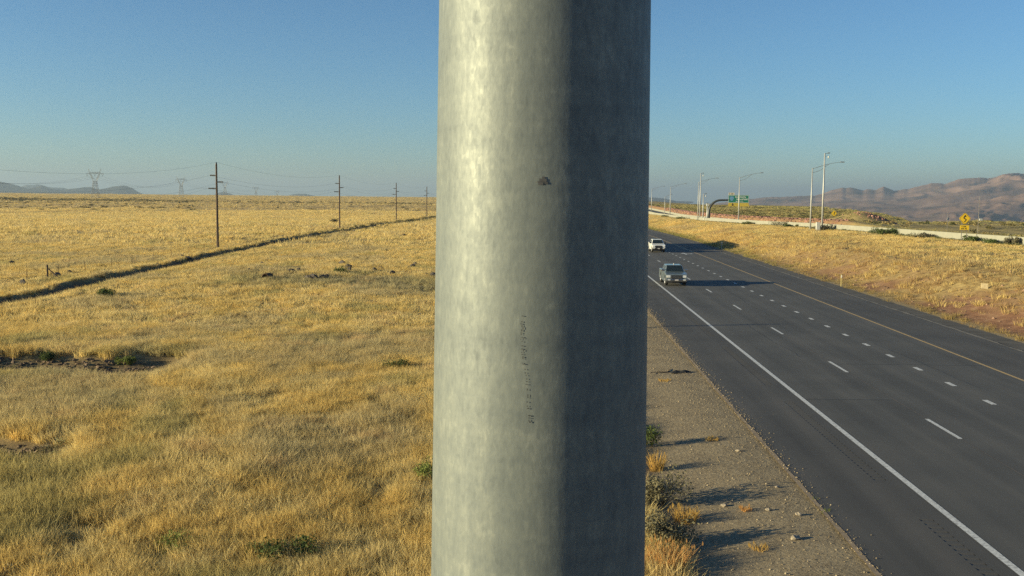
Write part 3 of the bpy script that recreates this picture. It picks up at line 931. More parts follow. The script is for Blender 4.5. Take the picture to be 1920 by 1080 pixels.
# ------------------------------------------------------------------ lattice transmission towers far out on the plain
def make_tower():
    r_ = thing('lattice_tower', '', 'lattice tower', (0, 0, 0), 0, 'lattice towers crossing the plain')
    H = 38.0
    zb, zw, zt, zp = 0.0, 22.0, 32.0, H      # base, waist, bridge, peaks
    def hw(z): return 4.3 - (4.3 - 1.9) * z / zw
    w = 0.28
    legs = MB()
    for sx in (-1, 1):
        for sy in (-1, 1):
            legs.bar((sx * hw(0), sy * hw(0), -1), (sx * hw(zw), sy * hw(zw), zw), 0.36)
    legs.build('legs', M_LATTICE, r_)
    br = MB()
    lv = [0, 7.0, 12.5, 16.5, 19.5, 22.0]
    for a, c in zip(lv[:-1], lv[1:]):
        for sy in (-1, 1):
            br.bar((-hw(a), sy * hw(a), a), (hw(c), sy * hw(c), c), w * 0.7); br.bar((hw(a), sy * hw(a), a), (-hw(c), sy * hw(c), c), w * 0.7)
            br.bar((sy * hw(a), -hw(a), a), (sy * hw(c), hw(c), c), w * 0.7); br.bar((sy * hw(a), hw(a), a), (sy * hw(c), -hw(c), c), w * 0.7)
            br.bar((-hw(c), sy * hw(c), c), (hw(c), sy * hw(c), c), w)
    br.build('body_bracing', M_LATTICE, r_)
    fk = MB()
    for sx in (-1, 1):
        for sy in (-1, 1):
            fk.bar((sx * 1.9, sy * 1.9, zw), (sx * 6.3, sy * 0.9, zt), 0.34)
            fk.bar((sx * 0.5, sy * 1.9, zw), (sx * 4.6, sy * 0.9, zt - 1), 0.26)
        for k in range(5):
            t0, t1 = k / 5, (k + 1) / 5
            fk.bar((sx * (1.9 + 4.4 * t0), 0, zw + 10 * t0), (sx * (0.5 + 4.1 * t1), 0, zw + 9 * t1), 0.2)
    fk.build('fork', M_LATTICE, r_)
    bg = MB()
    for dz in (0, 1.5):
        for sy in (-0.8, 0.8):
            bg.bar((-10.2 + dz * 2, sy, zt + dz), (10.2 - dz * 2, sy, zt + dz), 0.3)
    for k in range(-5, 5):
        bg.bar((k * 1.4, 0, zt), (k * 1.4 + 0.7, 0, zt + 1.5), 0.2); bg.bar((k * 1.4 + 0.7, 0, zt + 1.5), (k * 1.4 + 1.4, 0, zt), 0.2)
    bg.build('bridge', M_LATTICE, r_)
    for sx in (-1, 1):
        pk = MB()
        pk.bar((sx * 5.6, -0.6, zt + 1.5), (sx * 7.6, 0, zp), 0.3); pk.bar((sx * 7.4, 0.6, zt + 1.2), (sx * 7.6, 0, zp), 0.3)
        pk.build('peak', M_LATTICE, r_)
    for x in (-9.6, 0, 9.6):
        ins = MB(); ins.tube([(x - 1.3, 0, zt), (x, 0, zt - 3.4)], 0.13, 6); ins.tube([(x + 1.3, 0, zt), (x, 0, zt - 3.4)], 0.13, 6)
        ins.build('insulator_string', M_LATTICE, r_)
    return r_
TW = [(179, 1345, 'nearest lattice transmission tower, at the far left above the blue hills'),
      (340, 1900, 'second lattice transmission tower, just left of the first wooden pole'),
      (422, 2680, 'third lattice transmission tower, above the small hill right of the wooden pole'),
      (480, 3250, 'fourth lattice transmission tower, tiny on the horizon'),
      (520, 3750, 'farthest lattice transmission tower, tiny and rightmost on the left horizon')]
tproto = make_tower()
tpos = []
for i, (px, d, lab) in enumerate(TW):
    a = px_az(px)
    x, y = math.sin(a) * d, math.cos(a) * d
    o = tproto if i == 0 else copy_tree(tproto)
    o.location = (x, y, gz(x, y) + (6.0 if d > 2900 else 0.0) * 0)
    o['label'] = lab
    tpos.append((x, y, gz(x, y)))
ta = math.atan2(tpos[1][0] - tpos[0][0], tpos[1][1] - tpos[0][1])
for o in [ob for ob in COL.objects if ob.name.split('.')[0] == 'lattice_tower']:
    o.rotation_euler = (0, 0, -ta * 0.4)
for x0, z0, sag, lab in ((-9.6, 28.5, 12, 'left conductor strung between the lattice towers'), (0, 28.5, 12, 'middle conductor strung between the lattice towers'),
                         (9.6, 28.5, 12, 'right conductor strung between the lattice towers')):
    b_ = MB()
    pts = [(x + x0, y, z + z0) for x, y, z in tpos]
    first = (pts[0][0] * 2 - pts[1][0], pts[0][1] * 2 - pts[1][1], pts[0][2])
    for a, c in zip([first] + pts[:-1], pts):
        catenary(b_, a, c, sag, 0.05, 26)
    tag(b_.build('transmission_wire', M_WIRE), lab, 'wire', 'conductors of the lattice towers')

# ------------------------------------------------------------------ wire fence beyond the track
fence = thing('wire_fence', 'barbed wire fence on thin steel posts beyond the dirt track', 'fence', (-49.4, 60, gz(-49.4, 60)))
f0 = Vector(fence.location)
b_ = MB(); b_.box(-0.022, 0.022, -0.03, -0.022, -0.4, 1.3); b_.box(-0.004, 0.004, -0.022, 0.022, -0.4, 1.3)
post_me = b_.mesh('post', M_RUST)
fpts = []
for k in range(62):
    y = 55.0 + k * 6.1 + random.uniform(-0.3, 0.3)
    x = -49.4 + random.uniform(-0.08, 0.08)
    z = gz(x, y)
    o = link('post', post_me, fence)
    o.location = Vector((x, y, z)) - f0
    o.rotation_euler = (random.uniform(-0.05, 0.05), random.uniform(-0.05, 0.05), random.uniform(-0.3, 0.3))
    fpts.append((x, y, z))
bx_, by_, bz_ = fpts[7]
b_ = MB(); b_.tube([(0, 0, -0.4), (0, 0, 1.5)], 0.085, 8)
o = b_.build('brace_post', M_WOOD, fence); o.location = Vector((bx_ + 0.1, by_ - 2.4, gz(bx_, by_ - 2.4))) - f0; o['label'] = 'stout wooden corner post'
b_ = MB(); b_.tube([(0, 0, 1.15), (1.5, -0.2, 0.02)], 0.06, 8)
o2 = b_.build('brace', M_WOOD, fence); o2.location = o.location; o2['label'] = 'slanting wooden brace'
for hgt in (0.45, 0.8, 1.15):
    b_ = MB(); b_.tube([Vector((x, y, z + hgt + 0.03 * math.sin(i))) - f0 for i, (x, y, z) in enumerate(fpts)], 0.006, 3, False)
    b_.build('wire', M_RUST, fence)
sx_, sy_, sz_ = on_ground(67, 578)
b_ = MB(); b_.tube([(0, 0, -0.2), (0.02, 0, 0.9)], 0.022, 6)
o = b_.build('marker_stake', M_RUST); o.location = (sx_, sy_, sz_); tag(o, 'thin lone stake in the grass in front of the dirt track', 'stake')

# ------------------------------------------------------------------ street lamps and camera masts by the barrier
def lamp_post(px, py_base, D, H, arm, label, name='street_lamp'):
    a = px_az(px); x, y = math.tan(a) * D, D
    z = gz(x, y)
    r_ = thing(name, label, 'street lamp', (x, y, z), 0, 'street lamps along the barrier')
    b_ = MB(); b_.tube([(0, 0, -0.3), (0, 0, H)], [0.17, 0.095], 12); b_.build('mast', M_PALE_STEEL, r_, True)
    b_ = MB(); b_.tube([(0, 0, -0.3), (0, 0, 0.35)], 0.32, 12); b_.build('footing', M_CONC, r_)
    b_ = MB(); n = 8
    b_.tube([(arm * t, 0, H - 0.15 + 1.35 * math.sin(t * 1.45)) for t in [k / n for k in range(n + 1)]], [0.042 - 0.014 * k / n for k in range(n + 1)], 8)
    b_.build('arm', M_STEEL, r_, True)
    b_ = MB(); b_.tube([(0, 0, H - 0.9), (arm * 0.25, 0, H - 0.45), (arm * 0.55, 0, H + 0.75)], 0.035, 6); b_.build('arm_strut', M_STEEL, r_)
    b_ = MB(); b_.box(arm - 0.35, arm + 0.45, -0.17, 0.17, H + 1.14, H + 1.30); b_.build('lamp_head', M_STEEL, r_, False, 0.05)
    return r_
lamp_post(1521.5, 428, 193, 12.0, 5.6, 'street lamp beside the tall camera mast, rightmost of the lamps')
lamp_post(1386, 412, 258, 12.0, 5.6, 'street lamp standing in front of the green overhead sign')
lamp_post(1309.5, 413, 307, 12.0, 5.6, 'street lamp between the masts left of the curved sign arm')
lamp_post(1257, 403, 378, 11.6, 5.6, 'street lamp standing alone near the big pole')
lamp_post(1247, 398, 470, 8.0, 3.0, 'small far street lamp beside the lone one near the big pole')
lamp_post(1222, 396, 455, 11.6, 5.6, 'half-hidden far street lamp right at the edge of the big pole')

def camera_mast(px, D, H, label):
    a = px_az(px); x, y = math.tan(a) * D, D
    r_ = thing('camera_mast', label, 'mast', (x, y, gz(x, y)), 0, 'traffic camera masts')
    b_ = MB(); b_.tube([(0, 0, -0.3), (0, 0, H)], [0.20, 0.12], 12); b_.build('mast', M_PALE_STEEL, r_, True)
    b_ = MB(); b_.tube([(0, 0, H - 0.1), (0.9, 0, H)], 0.04, 6); b_.build('upper_bracket', M_STEEL, r_)
    b_ = MB(); b_.tube([(0, 0, H - 0.6), (0.75, 0, H - 0.5)], 0.035, 6); b_.build('lower_bracket', M_STEEL, r_)
    b_ = MB(); b_.tube([(0.72, 0, H - 0.5), (0.72, 0, H - 0.6), (0.72, 0, H - 0.85), (0.72, 0, H - 1.0)], [0.06, 0.14, 0.14, 0.05], 12); b_.build('dome_camera', M_CABINET, r_, True)
    b_ = MB(); b_.box(0.5, 1.0, -0.12, 0.12, H + 0.02, H + 0.12); b_.build('antenna_panel', M_STEEL, r_, False, 0.02)
    return r_
camera_mast(1543.5, 193, 14.8, 'tallest white camera mast, beside the rightmost street lamp')
camera_mast(1313, 306, 14.6, 'tall camera mast left of the curved sign arm')
camera_mast(1319, 302, 8.3, 'short camera mast right beside the curved sign arm')

def cabinet(px, D, w, h, label, m=None):
    a = px_az(px); x, y = math.tan(a) * D, D
    r_ = thing('equipment_cabinet', label, 'cabinet', (x, y, gz(x, y)), 0, 'roadside equipment cabinets')
    b_ = MB(); b_.box(-w / 2, w / 2, -0.3, 0.3, 0, h); b_.build('housing', m or M_CABINET, r_, False, 0.03)
    b_ = MB(); b_.box(-w / 2 + 0.08, w / 2 - 0.08, -0.325, -0.303, 0.12, h - 0.1); b_.build('door', m or M_CABINET, r_, False, 0.008)
    b_ = MB(); b_.box(-w / 2 - 0.1, w / 2 + 0.1, -0.45, 0.45, -0.5, 0.06); b_.build('plinth', M_CONC, r_)
    return r_
cabinet(1536, 191, 0.75, 1.6, 'tall white cabinet between the street lamp and the tall camera mast')
cabinet(1326, 297, 1.1, 1.5, 'white cabinet at the foot of the curved sign arm')
cabinet(1337, 296, 0.9, 1.1, 'low pale cabinet right of the curved sign arm')
cabinet(1322, 296, 0.6, 1.2, 'narrow pale cabinet left of the curved sign arm')
px_pad = px_az(1317); xp, yp = math.tan(px_pad) * 288, 288
b_ = MB(); b_.box(-3.4, 3.4, -3.0, 3.0, -1.4, 0.12)
o = b_.build('equipment_pad', M_CONC); o.location = (xp, yp, gz(xp, yp)); tag(o, 'grey concrete pad under the masts by the curved sign arm', 'concrete pad')
for px in (1567, 1577):
    x, y, z = on_ground(px, 429.5)
    b_ = MB(); b_.box(-0.06, 0.06, -0.05, 0.05, -0.2, 1.15); b_.box(-0.09, 0.09, -0.07, -0.05, 0.65, 1.1)
    o = b_.build('marker_post', M_STEEL); o.location = (x, y, z)
    tag(o, 'dark marker post before the barrier, ' + ('nearer the tall mast' if px == 1567 else 'the right one of the two'), 'post', 'dark posts by the barrier')

# ------------------------------------------------------------------ overhead sign on a curved arm
DS = 295.0
a = px_az(1330); gx_, gy_ = math.tan(a) * DS, DS
zb_ = gz(gx_, gy_)
gan = thing('overhead_sign', 'green and yellow overhead guide sign on a dark curved arm', 'sign', (gx_, gy_, zb_))
b_ = MB()
pth = [(0, 0, -0.3), (0, 0, 2.6)]
for k in range(9):
    t = k / 8 * math.pi / 2
    pth.append((3.4 - 3.4 * math.cos(t), 0, 2.9 + 3.6 * math.sin(t)))
pth += [(5.6, 0, 6.55), (11.5, 0, 6.6)]
b_.tube(pth, [0.40] * 2 + [0.38 - 0.01 * k for k in range(9)] + [0.27, 0.24], 16)
b_.build('curved_arm', M_BROWNTUBE, gan, True)
b_ = MB(); b_.tube([(-0.45, 0, -0.3), (-0.45, 0, 4.7)], 0.24, 12); b_.build('tube_lit_side', M_PALE_STEEL, gan, True)  # added pale post stands in for the sunlit left side of the single tube
b_ = MB(); b_.box(-0.85, -0.05, -0.35, 0.35, 4.7, 5.5); b_.build('device_box', M_CABINET, gan, False, 0.04)
b_ = MB(); b_.box(-1.15, -0.2, -0.4, 0.3, 5.55, 5.65); b_.build('solar_panel', M_DARK, gan)
b_ = MB(); b_.tube([(0, 0, -0.3), (0, 0, 0.5)], 0.75, 16); b_.build('footing', M_CONC, gan)
x0, x1 = 5.55, 11.6
def panel(parent, x0, x1, z0, z1, y, m, name):
    q = MB(); q.box(x0, x1, y, y + 0.05, z0, z1); return q.build(name, m, parent)
gp_ = panel(gan, x0, x1, 5.75, 8.05, -0.55, M_GREEN, 'green_panel')
bd = MB()
for (a0, a1, c0, c1) in ((x0 + 0.06, x1 - 0.06, 5.81, 5.87), (x0 + 0.06, x1 - 0.06, 7.93, 7.99), (x0 + 0.06, x0 + 0.12, 5.87, 7.93), (x1 - 0.12, x1 - 0.06, 5.87, 7.93)):
    bd.box(a0, a1, -0.562, -0.55, c0, c1)
bd.build('border', M_WHITE, gp_)
sh = MB(); sh.prism([(x0 + 0.45, 7.6), (x0 + 1.0, 7.7), (x0 + 1.55, 7.6), (x0 + 1.6, 7.0), (x0 + 1.35, 6.5), (x0 + 1.0, 6.25), (x0 + 0.65, 6.5), (x0 + 0.4, 7.0)], 'y', -0.566, -0.551)
sh.build('route_shield', mat('shield_blue', (0.12, 0.26, 0.42), 0.5, 0, 0.05, 3), gp_)
def glyph_row(parent, name, x0, x1, z, h, y, m, seed, gap=0.3):
    rr = random.Random(seed); q = MB(); x = x0
    while x < x1 - h * 0.5:
        w = h * rr.uniform(0.45, 0.7)
        if rr.random() < 0.16: x += w; continue
        t = h * 0.16
        q.box(x, x + t, y - 0.012, y, z, z + h)
        q.box(x + w - t, x + w, y - 0.012, y, z, z + h * rr.choice([0.5, 1]))
        zz_ = z + rr.choice([0, h * 0.42, h - t])
        q.box(x + t, x + w - t, y - 0.012, y, zz_, zz_ + t)
        x += w + h * gap
    return q.build(name, m, parent)
M_PALEGREEN = M_WHITE
glyph_row(gp_, 'lettering', x0 + 2.0, x1 - 0.5, 7.25, 0.42, -0.551, M_PALEGREEN, 3)
glyph_row(gp_, 'lettering', x0 + 2.0, x1 - 0.4, 6.6, 0.42, -0.551, M_PALEGREEN, 4)
glyph_row(gp_, 'lettering', x0 + 2.2, x1 - 1.6, 6.05, 0.3, -0.551, M_PALEGREEN, 5)
yp_ = panel(gan, x0, x1, 4.72, 5.72, -0.55, mat('aged_yellow_sheeting', (0.50, 0.37, 0.05), 0.55, 0, 0.12, 3), 'yellow_panel')
ar = MB(); ar.prism([(x0 + 1.3, 4.82), (x0 + 1.75, 5.22), (x0 + 1.42, 5.22), (x0 + 1.42, 5.62), (x0 + 1.18, 5.62), (x0 + 1.18, 5.22), (x0 + 0.85, 5.22)], 'y', -0.566, -0.551)
ar.build('down_arrow', M_BLACK, yp_)
tb = panel(gan, x0 + 0.0, x0 + 1.75, 8.1, 8.75, -0.55, mat('tab_sheeting', (0.55, 0.50, 0.38), 0.5, 0, 0.05, 4), 'tab_panel')
glyph_row(tb, 'lettering', x0 + 0.25, x0 + 1.6, 8.22, 0.4, -0.551, M_BLACK, 8, 0.25)
for xx in (x0 + 1.2, x1 - 1.2):
    q = MB(); q.box(xx - 0.08, xx + 0.08, -0.5, -0.2, 4.8, 8.0); q.build('hanger', M_STEEL, gan)

# ------------------------------------------------------------------ yellow warning signs
def winding_arrow(s, y):
    q = MB()
    pts = [(-0.06, -0.46), (0.10, -0.30), (0.16, -0.16), (0.02, -0.04), (-0.16, 0.06), (-0.14, 0.20), (0.0, 0.27), (0.02, 0.30)]
    t = 0.055
    for (a0, c0), (a1, c1) in zip(pts[:-1], pts[1:]):
        d = Vector((a1 - a0, c1 - c0)); d.normalize(); n_ = Vector((-d.y, d.x)) * t; e = d * 0.03
        q.prism([((a0 - e.x - n_.x) * s, (c0 - e.y - n_.y) * s), ((a1 + e.x - n_.x) * s, (c1 + e.y - n_.y) * s), ((a1 + e.x + n_.x) * s, (c1 + e.y + n_.y) * s), ((a0 - e.x + n_.x) * s, (c0 - e.y + n_.y) * s)], 'y', y - 0.012 - 0.001 * random.random(), y)
    q.prism([(-0.16 * s, 0.28 * s), (0.20 * s, 0.28 * s), (0.02 * s, 0.52 * s)], 'y', y - 0.0125, y)
    return q
def warning_sign(px, py, D, diag, h_mid, label, plaque, legs=2, arrow='winding'):
    a = px_az(px); x, y = math.tan(a) * D, D
    z = gz(x, y)
    r_ = thing('warning_sign', label, 'road sign', (x, y, z))
    s = diag / 2
    q = MB(); rr_ = 0.12 * s
    outline = [(0 - rr_, s - rr_), (rr_, s - rr_), (s - rr_, rr_), (s - rr_, -rr_), (rr_, -s + rr_), (-rr_, -s + rr_), (-s + rr_, -rr_), (-s + rr_, rr_)]
    q.prism([(u, h_mid + w) for u, w in outline], 'y', -0.09, -0.07)
    dia = q.build('diamond_panel', M_YELLOW, r_)
    bd = MB(); k0, k1 = 0.93, 0.88
    o0 = [(u * k0, h_mid + w * k0) for u, w in outline]; o1 = [(u * k1, h_mid + w * k1) for u, w in outline]
    n = len(o0)
    bd.add([(u, -0.094, w) for u, w in o0] + [(u, -0.094, w) for u, w in o1], [(k, (k + 1) % n, n + (k + 1) % n, n + k) for k in range(n)])
    link('border', bd.mesh('border', M_BLACK, recalc=False), dia)
    if arrow == 'winding':
        w_ = winding_arrow(s * 1.15, -0.091); w_.v = [(u, v, c + h_mid) for u, v, c in w_.v]
        w_.build('winding_road_symbol', M_BLACK, dia)
    else:
        w_ = MB(); w_.prism([(-0.06 * s, h_mid - 0.5 * s), (0.08 * s, h_mid - 0.5 * s), (0.08 * s, h_mid - 0.1 * s), (0.22 * s, h_mid + 0.15 * s), (0.3 * s, h_mid + 0.5 * s), (0.0, h_mid + 0.45 * s), (0.02 * s, h_mid + 0.2 * s), (-0.1 * s, h_mid)], 'y', -0.103, -0.091)
        w_.build('curve_symbol', M_BLACK, dia)
    if plaque:
        pl = MB(); pl.box(-0.62, 0.62, -0.09, -0.07, h_mid - s - 0.72, h_mid - s - 0.08); plo = pl.build('plaque', M_YELLOW, r_, False, 0.006)
        glyph_row(plo, 'lettering', -0.40, 0.42, h_mid - s - 0.35, 0.17, -0.091, M_BLACK, 13)
        glyph_row(plo, 'lettering', -0.46, 0.45, h_mid - s - 0.62, 0.17, -0.091, M_BLACK, 14)
    for k in range(legs):
        xx = (-0.36 if k == 0 else 0.36) if legs == 2 else 0.0
        lg = MB(); lg.box(xx - 0.035, xx + 0.035, -0.066, 0.0, -0.3, h_mid + (s * 0.4 if legs == 2 else 0)); lg.build('leg', M_STEEL, r_)
    return r_
warning_sign(1811, 454, 139.0, 1.72, 3.25, 'large yellow diamond winding road sign with plaque before the barrier', True)
warning_sign(1565, 410, 250.0, 1.6, 2.2, 'small far yellow diamond sign behind the barrier beside the tall mast', False, 1, 'curve')

# slim equipment poles on the far right
for (px, D, H, lab) in ((1779, 200, 4.3, 'slim pole with a small white box behind the barrier'), (1837, 172, 6.4, 'tall slim pale pole just right of the winding road sign')):
    a = px_az(px); x, y = math.tan(a) * D, D
    r_ = thing('equipment_pole', lab, 'pole', (x, y, gz(x, y)))
    b_ = MB(); b_.tube([(0, 0, -0.3), (0, 0, H)], [0.055, 0.03], 8); b_.build('mast', M_STEEL, r_)
    zc = H * 0.62 if px == 1779 else H * 0.35
    b_ = MB(); b_.box(-0.2, 0.2, -0.3, -0.1, zc, zc + 0.5) if px == 1779 else b_.box(0.1, 0.65, -0.2, 0.1, zc, zc + 0.35)
    b_.build('box', M_CABINET, r_, False, 0.03)

# ------------------------------------------------------------------ delineators
def delineator(px, py, h, m, label, two=False):
    x, y, z = on_ground(px, py)
    r_ = thing('delineator_post', label, 'post', (x, y, z), 0, 'roadside delineator posts')
    b_ = MB(); b_.box(-0.05, 0.05, -0.02, 0.02, -0.2, h); b_.build('post', m, r_, False, 0.008)
    b_ = MB(); b_.box(-0.045, 0.045, -0.032, -0.022, h - 0.3, h - 0.08); b_.build('reflector', M_AMBER if two else M_WHITE, r_)
M_DELIN = mat('pale_yellow_plastic', (0.50, 0.40, 0.16), 0.6, 0, 0.08, 5)
delineator(1353, 467, 1.15, M_PALE_STEEL, 'white delineator post in the shadow at the foot of the bank')
delineator(1577, 537, 1.15, M_DELIN, 'yellowish delineator post on the median edge of the road')
delineator(1262, 437, 1.2, M_DELIN, 'far yellow and black delineator post near the white pickup', True)

# ------------------------------------------------------------------ vehicles (front faces -Y, towards the camera)
def arch(cy, r_, z0, n=9):
    """half circle from rear to front over a wheel, as (y, z) points going towards smaller y"""
    return [(cy + r_ * math.cos(math.pi * k / n), z0 + r_ * math.sin(math.pi * k / n)) for k in range(n + 1)]

def wheel(parent, x, y, r_, w):
    s = 1 if x > 0 else -1
    b_ = MB()
    prof = [(-w / 2, r_ * 0.62), (-w / 2, r_ * 0.93), (-w / 2 + 0.03, r_), (w / 2 - 0.03, r_), (w / 2, r_ * 0.93), (w / 2, r_ * 0.62)]
    n = 28; vs, fs = [], []
    for k in range(n):
        t = 2 * math.pi * k / n
        vs += [(u, math.cos(t) * q, math.sin(t) * q) for u, q in prof]
    m_ = len(prof)
    for k in range(n):
        for j in range(m_ - 1):
            fs.append((k * m_ + j, k * m_ + j + 1, ((k + 1) % n) * m_ + j + 1, ((k + 1) % n) * m_ + j))
    b_.add(vs, fs)
    wh = b_.build('wheel', M_TYRE, parent, True)
    wh.location = (x, y, r_)
    b_ = MB(); b_.tube([(-w * 0.3, 0, 0), (s * w * 0.36, 0, 0), (s * w * 0.42, 0, 0)], [r_ * 0.63, r_ * 0.63, r_ * 0.2], 20)
    b_.build('rim', M_RIM, wh)
    sp_ = MB()
    for k in range(6):
        t = k * math.pi / 3
        sp_.bar((s * w * 0.44, 0, 0), (s * w * 0.41, math.cos(t) * r_ * 0.58, math.sin(t) * r_ * 0.58), 0.07)
    sp_.build('spokes', M_RIM, wh)
    return wh

def pickup(label, x, y, paint, dark_trim, group=None):
    t = thing('pickup_truck', label, 'pickup truck', (x, y, road_z(y)))
    L_, hw = 5.75, 0.99
    wr = 0.41; yf, yr = 0.98, 4.55
    zb = 0.42
    lower = [(0.10, 0.52), (0.03, 0.62), (0.0, 0.85), (0.03, 1.04), (0.16, 1.13), (0.75, 1.20), (1.42, 1.24), (1.50, 1.26), (3.95, 1.28), (4.02, 1.30), (5.68, 1.30), (5.75, 1.24), (5.75, 0.62), (5.68, zb)]
    lower += [(yr + 0.56, zb)] + arch(yr, 0.53, zb + 0.04) + [(yr - 0.56, zb - 0.05), (yf + 0.60, zb - 0.05)] + arch(yf, 0.53, zb + 0.04) + [(yf - 0.56, zb)]
    b_ = MB(); b_.prism(lower, 'x', -hw, hw)
    b_.build('body', paint, t, False, 0.035)
    def lerp3(a, c, k): return Vector(a).lerp(Vector(c), k)
    cb = [(-0.93, 1.42, 1.22), (0.93, 1.42, 1.22), (0.93, 4.00, 1.22), (-0.93, 4.00, 1.22)]
    ct = [(-0.74, 2.16, 1.86), (0.74, 2.16, 1.86), (0.74, 3.72, 1.86), (-0.74, 3.72, 1.86)]
    b_ = MB(); b_.add(cb + ct, [(0, 3, 2, 1), (4, 5, 6, 7), (0, 1, 5, 4), (1, 2, 6, 5), (2, 3, 7, 6), (3, 0, 4, 7)])
    b_.build('cab', paint, t, False, 0.05)
    def pane(i, j, u0, u1, v0, v1, name, m=M_GLASS, lift=0.012):
        P = lambda u, v: lerp3(lerp3(cb[i], cb[j], u), lerp3(ct[i], ct[j], u), v)
        q = [P(u0, v0), P(u1, v0), P(u1, v1), P(u0, v1)]
        n_ = (q[1] - q[0]).cross(q[3] - q[0]).normalized()
        c = (q[0] + q[2]) / 2
        if n_.dot(c - Vector((0, 2.8, 1.5))) < 0: n_ = -n_
        mb = MB(); mb.add([p + n_ * lift for p in q] + [p - n_ * 0.02 for p in q], [(0, 1, 2, 3), (4, 7, 6, 5), (0, 4, 5, 1), (1, 5, 6, 2), (2, 6, 7, 3), (3, 7, 4, 0)])
        return mb.build(name, m, t)
    pane(0, 1, 0.055, 0.945, 0.07, 0.92, 'windshield')
    for i, j, fl in ((1, 2, False), (0, 3, False)):
        pane(i, j, 0.12, 0.50, 0.12, 0.88, 'side_window'); pane(i, j, 0.54, 0.88, 0.12, 0.88, 'side_window')
    pane(2, 3, 0.08, 0.92, 0.2, 0.88, 'rear_window')
    b_ = MB(); b_.box(-0.52, 0.52, -0.035, 0.02, 0.70, 1.05); gr = b_.build('grille', M_DARK, t, False, 0.02)
    for z in (0.78, 0.87, 0.96):
        b_ = MB(); b_.box(-0.50, 0.50, -0.05, -0.033, z - 0.016, z + 0.016); b_.build('grille_bar', dark_trim, gr)
    for s in (-1, 1):
        b_ = MB(); b_.box(s * 0.56 if s > 0 else -0.93, 0.93 if s > 0 else -0.56, -0.02, 0.10, 0.80, 1.03); b_.build('headlight', M_LAMP, t, False, 0.03)
        b_ = MB(); b_.box(s * 0.60 if s > 0 else -0.84, 0.84 if s > 0 else -0.60, -0.105, -0.06, 0.56, 0.66); b_.build('fog_lamp', M_LAMP, t)
        b_ = MB(); x0_, x1_ = (0.95, 1.24) if s > 0 else (-1.24, -0.95)
        b_.box(x0_, x1_, 1.62, 1.76, 1.27, 1.50); mr = b_.build('mirror', dark_trim, t, False, 0.03)
        b_ = MB(); b_.box(x0_ + 0.03, x1_ - 0.03, 1.765, 1.772, 1.30, 1.47); b_.build('mirror_glass', M_GLASS, mr)
        b_ = MB(); b_.box(s * 0.84 if s > 0 else -0.985, 0.985 if s > 0 else -0.84, 5.72, 5.775, 0.78, 1.22); b_.build('tail_light', M_RED, t)
        for yy in (2.55, 3.6):
            b_ = MB(); b_.box(s * 0.985 - 0.02, s * 0.985 + 0.02, yy, yy + 0.2, 1.08, 1.12); b_.build('door_handle', dark_trim, t)
        wheel(t, s * 0.86, yf, wr, 0.27); wheel(t, s * 0.86, yr, wr, 0.27)
    b_ = MB(); b_.prism([(-0.09, 0.50), (-0.10, 0.68), (0.03, 0.70), (0.2, 0.66), (0.2, 0.44), (0.0, 0.42)], 'x', -0.97, 0.97); b_.build('front_bumper', dark_trim, t, False, 0.025)
    b_ = MB(); b_.box(-0.90, 0.90, 5.72, 5.88, 0.5, 0.68); b_.build('rear_bumper', dark_trim, t, False, 0.025)
    b_ = MB(); b_.box(-0.16, 0.16, -0.112, -0.10, 0.53, 0.66); b_.build('licence_plate', M_PLATE, t)
    b_ = MB(); b_.box(-0.82, 0.82, 4.1, 5.6, 1.28, 1.315); b_.build('bed_cover', M_DARK, t)
    b_ = MB(); b_.box(-0.85, 0.85, 0.35, 5.5, 0.30, 0.46); b_.build('chassis', M_DARK, t)
    return t
p1 = pickup('dark blue-grey pickup truck driving towards the camera in the outer lane', 12.35, 92.3, M_CAR_DARK, M_CHROME)
b_ = MB(); b_.tube([(0.02, 2.5, 1.84), (0.03, 2.55, 1.98), (0.03, 2.62, 2.02)], [0.05, 0.04, 0.02], 8); b_.build('roof_antenna', M_PALE_STEEL, p1)
p2 = pickup('white pickup truck farther back, partly hidden by the big pole', 16.95, 147.5, M_CAR_WHITE, M_DARK)

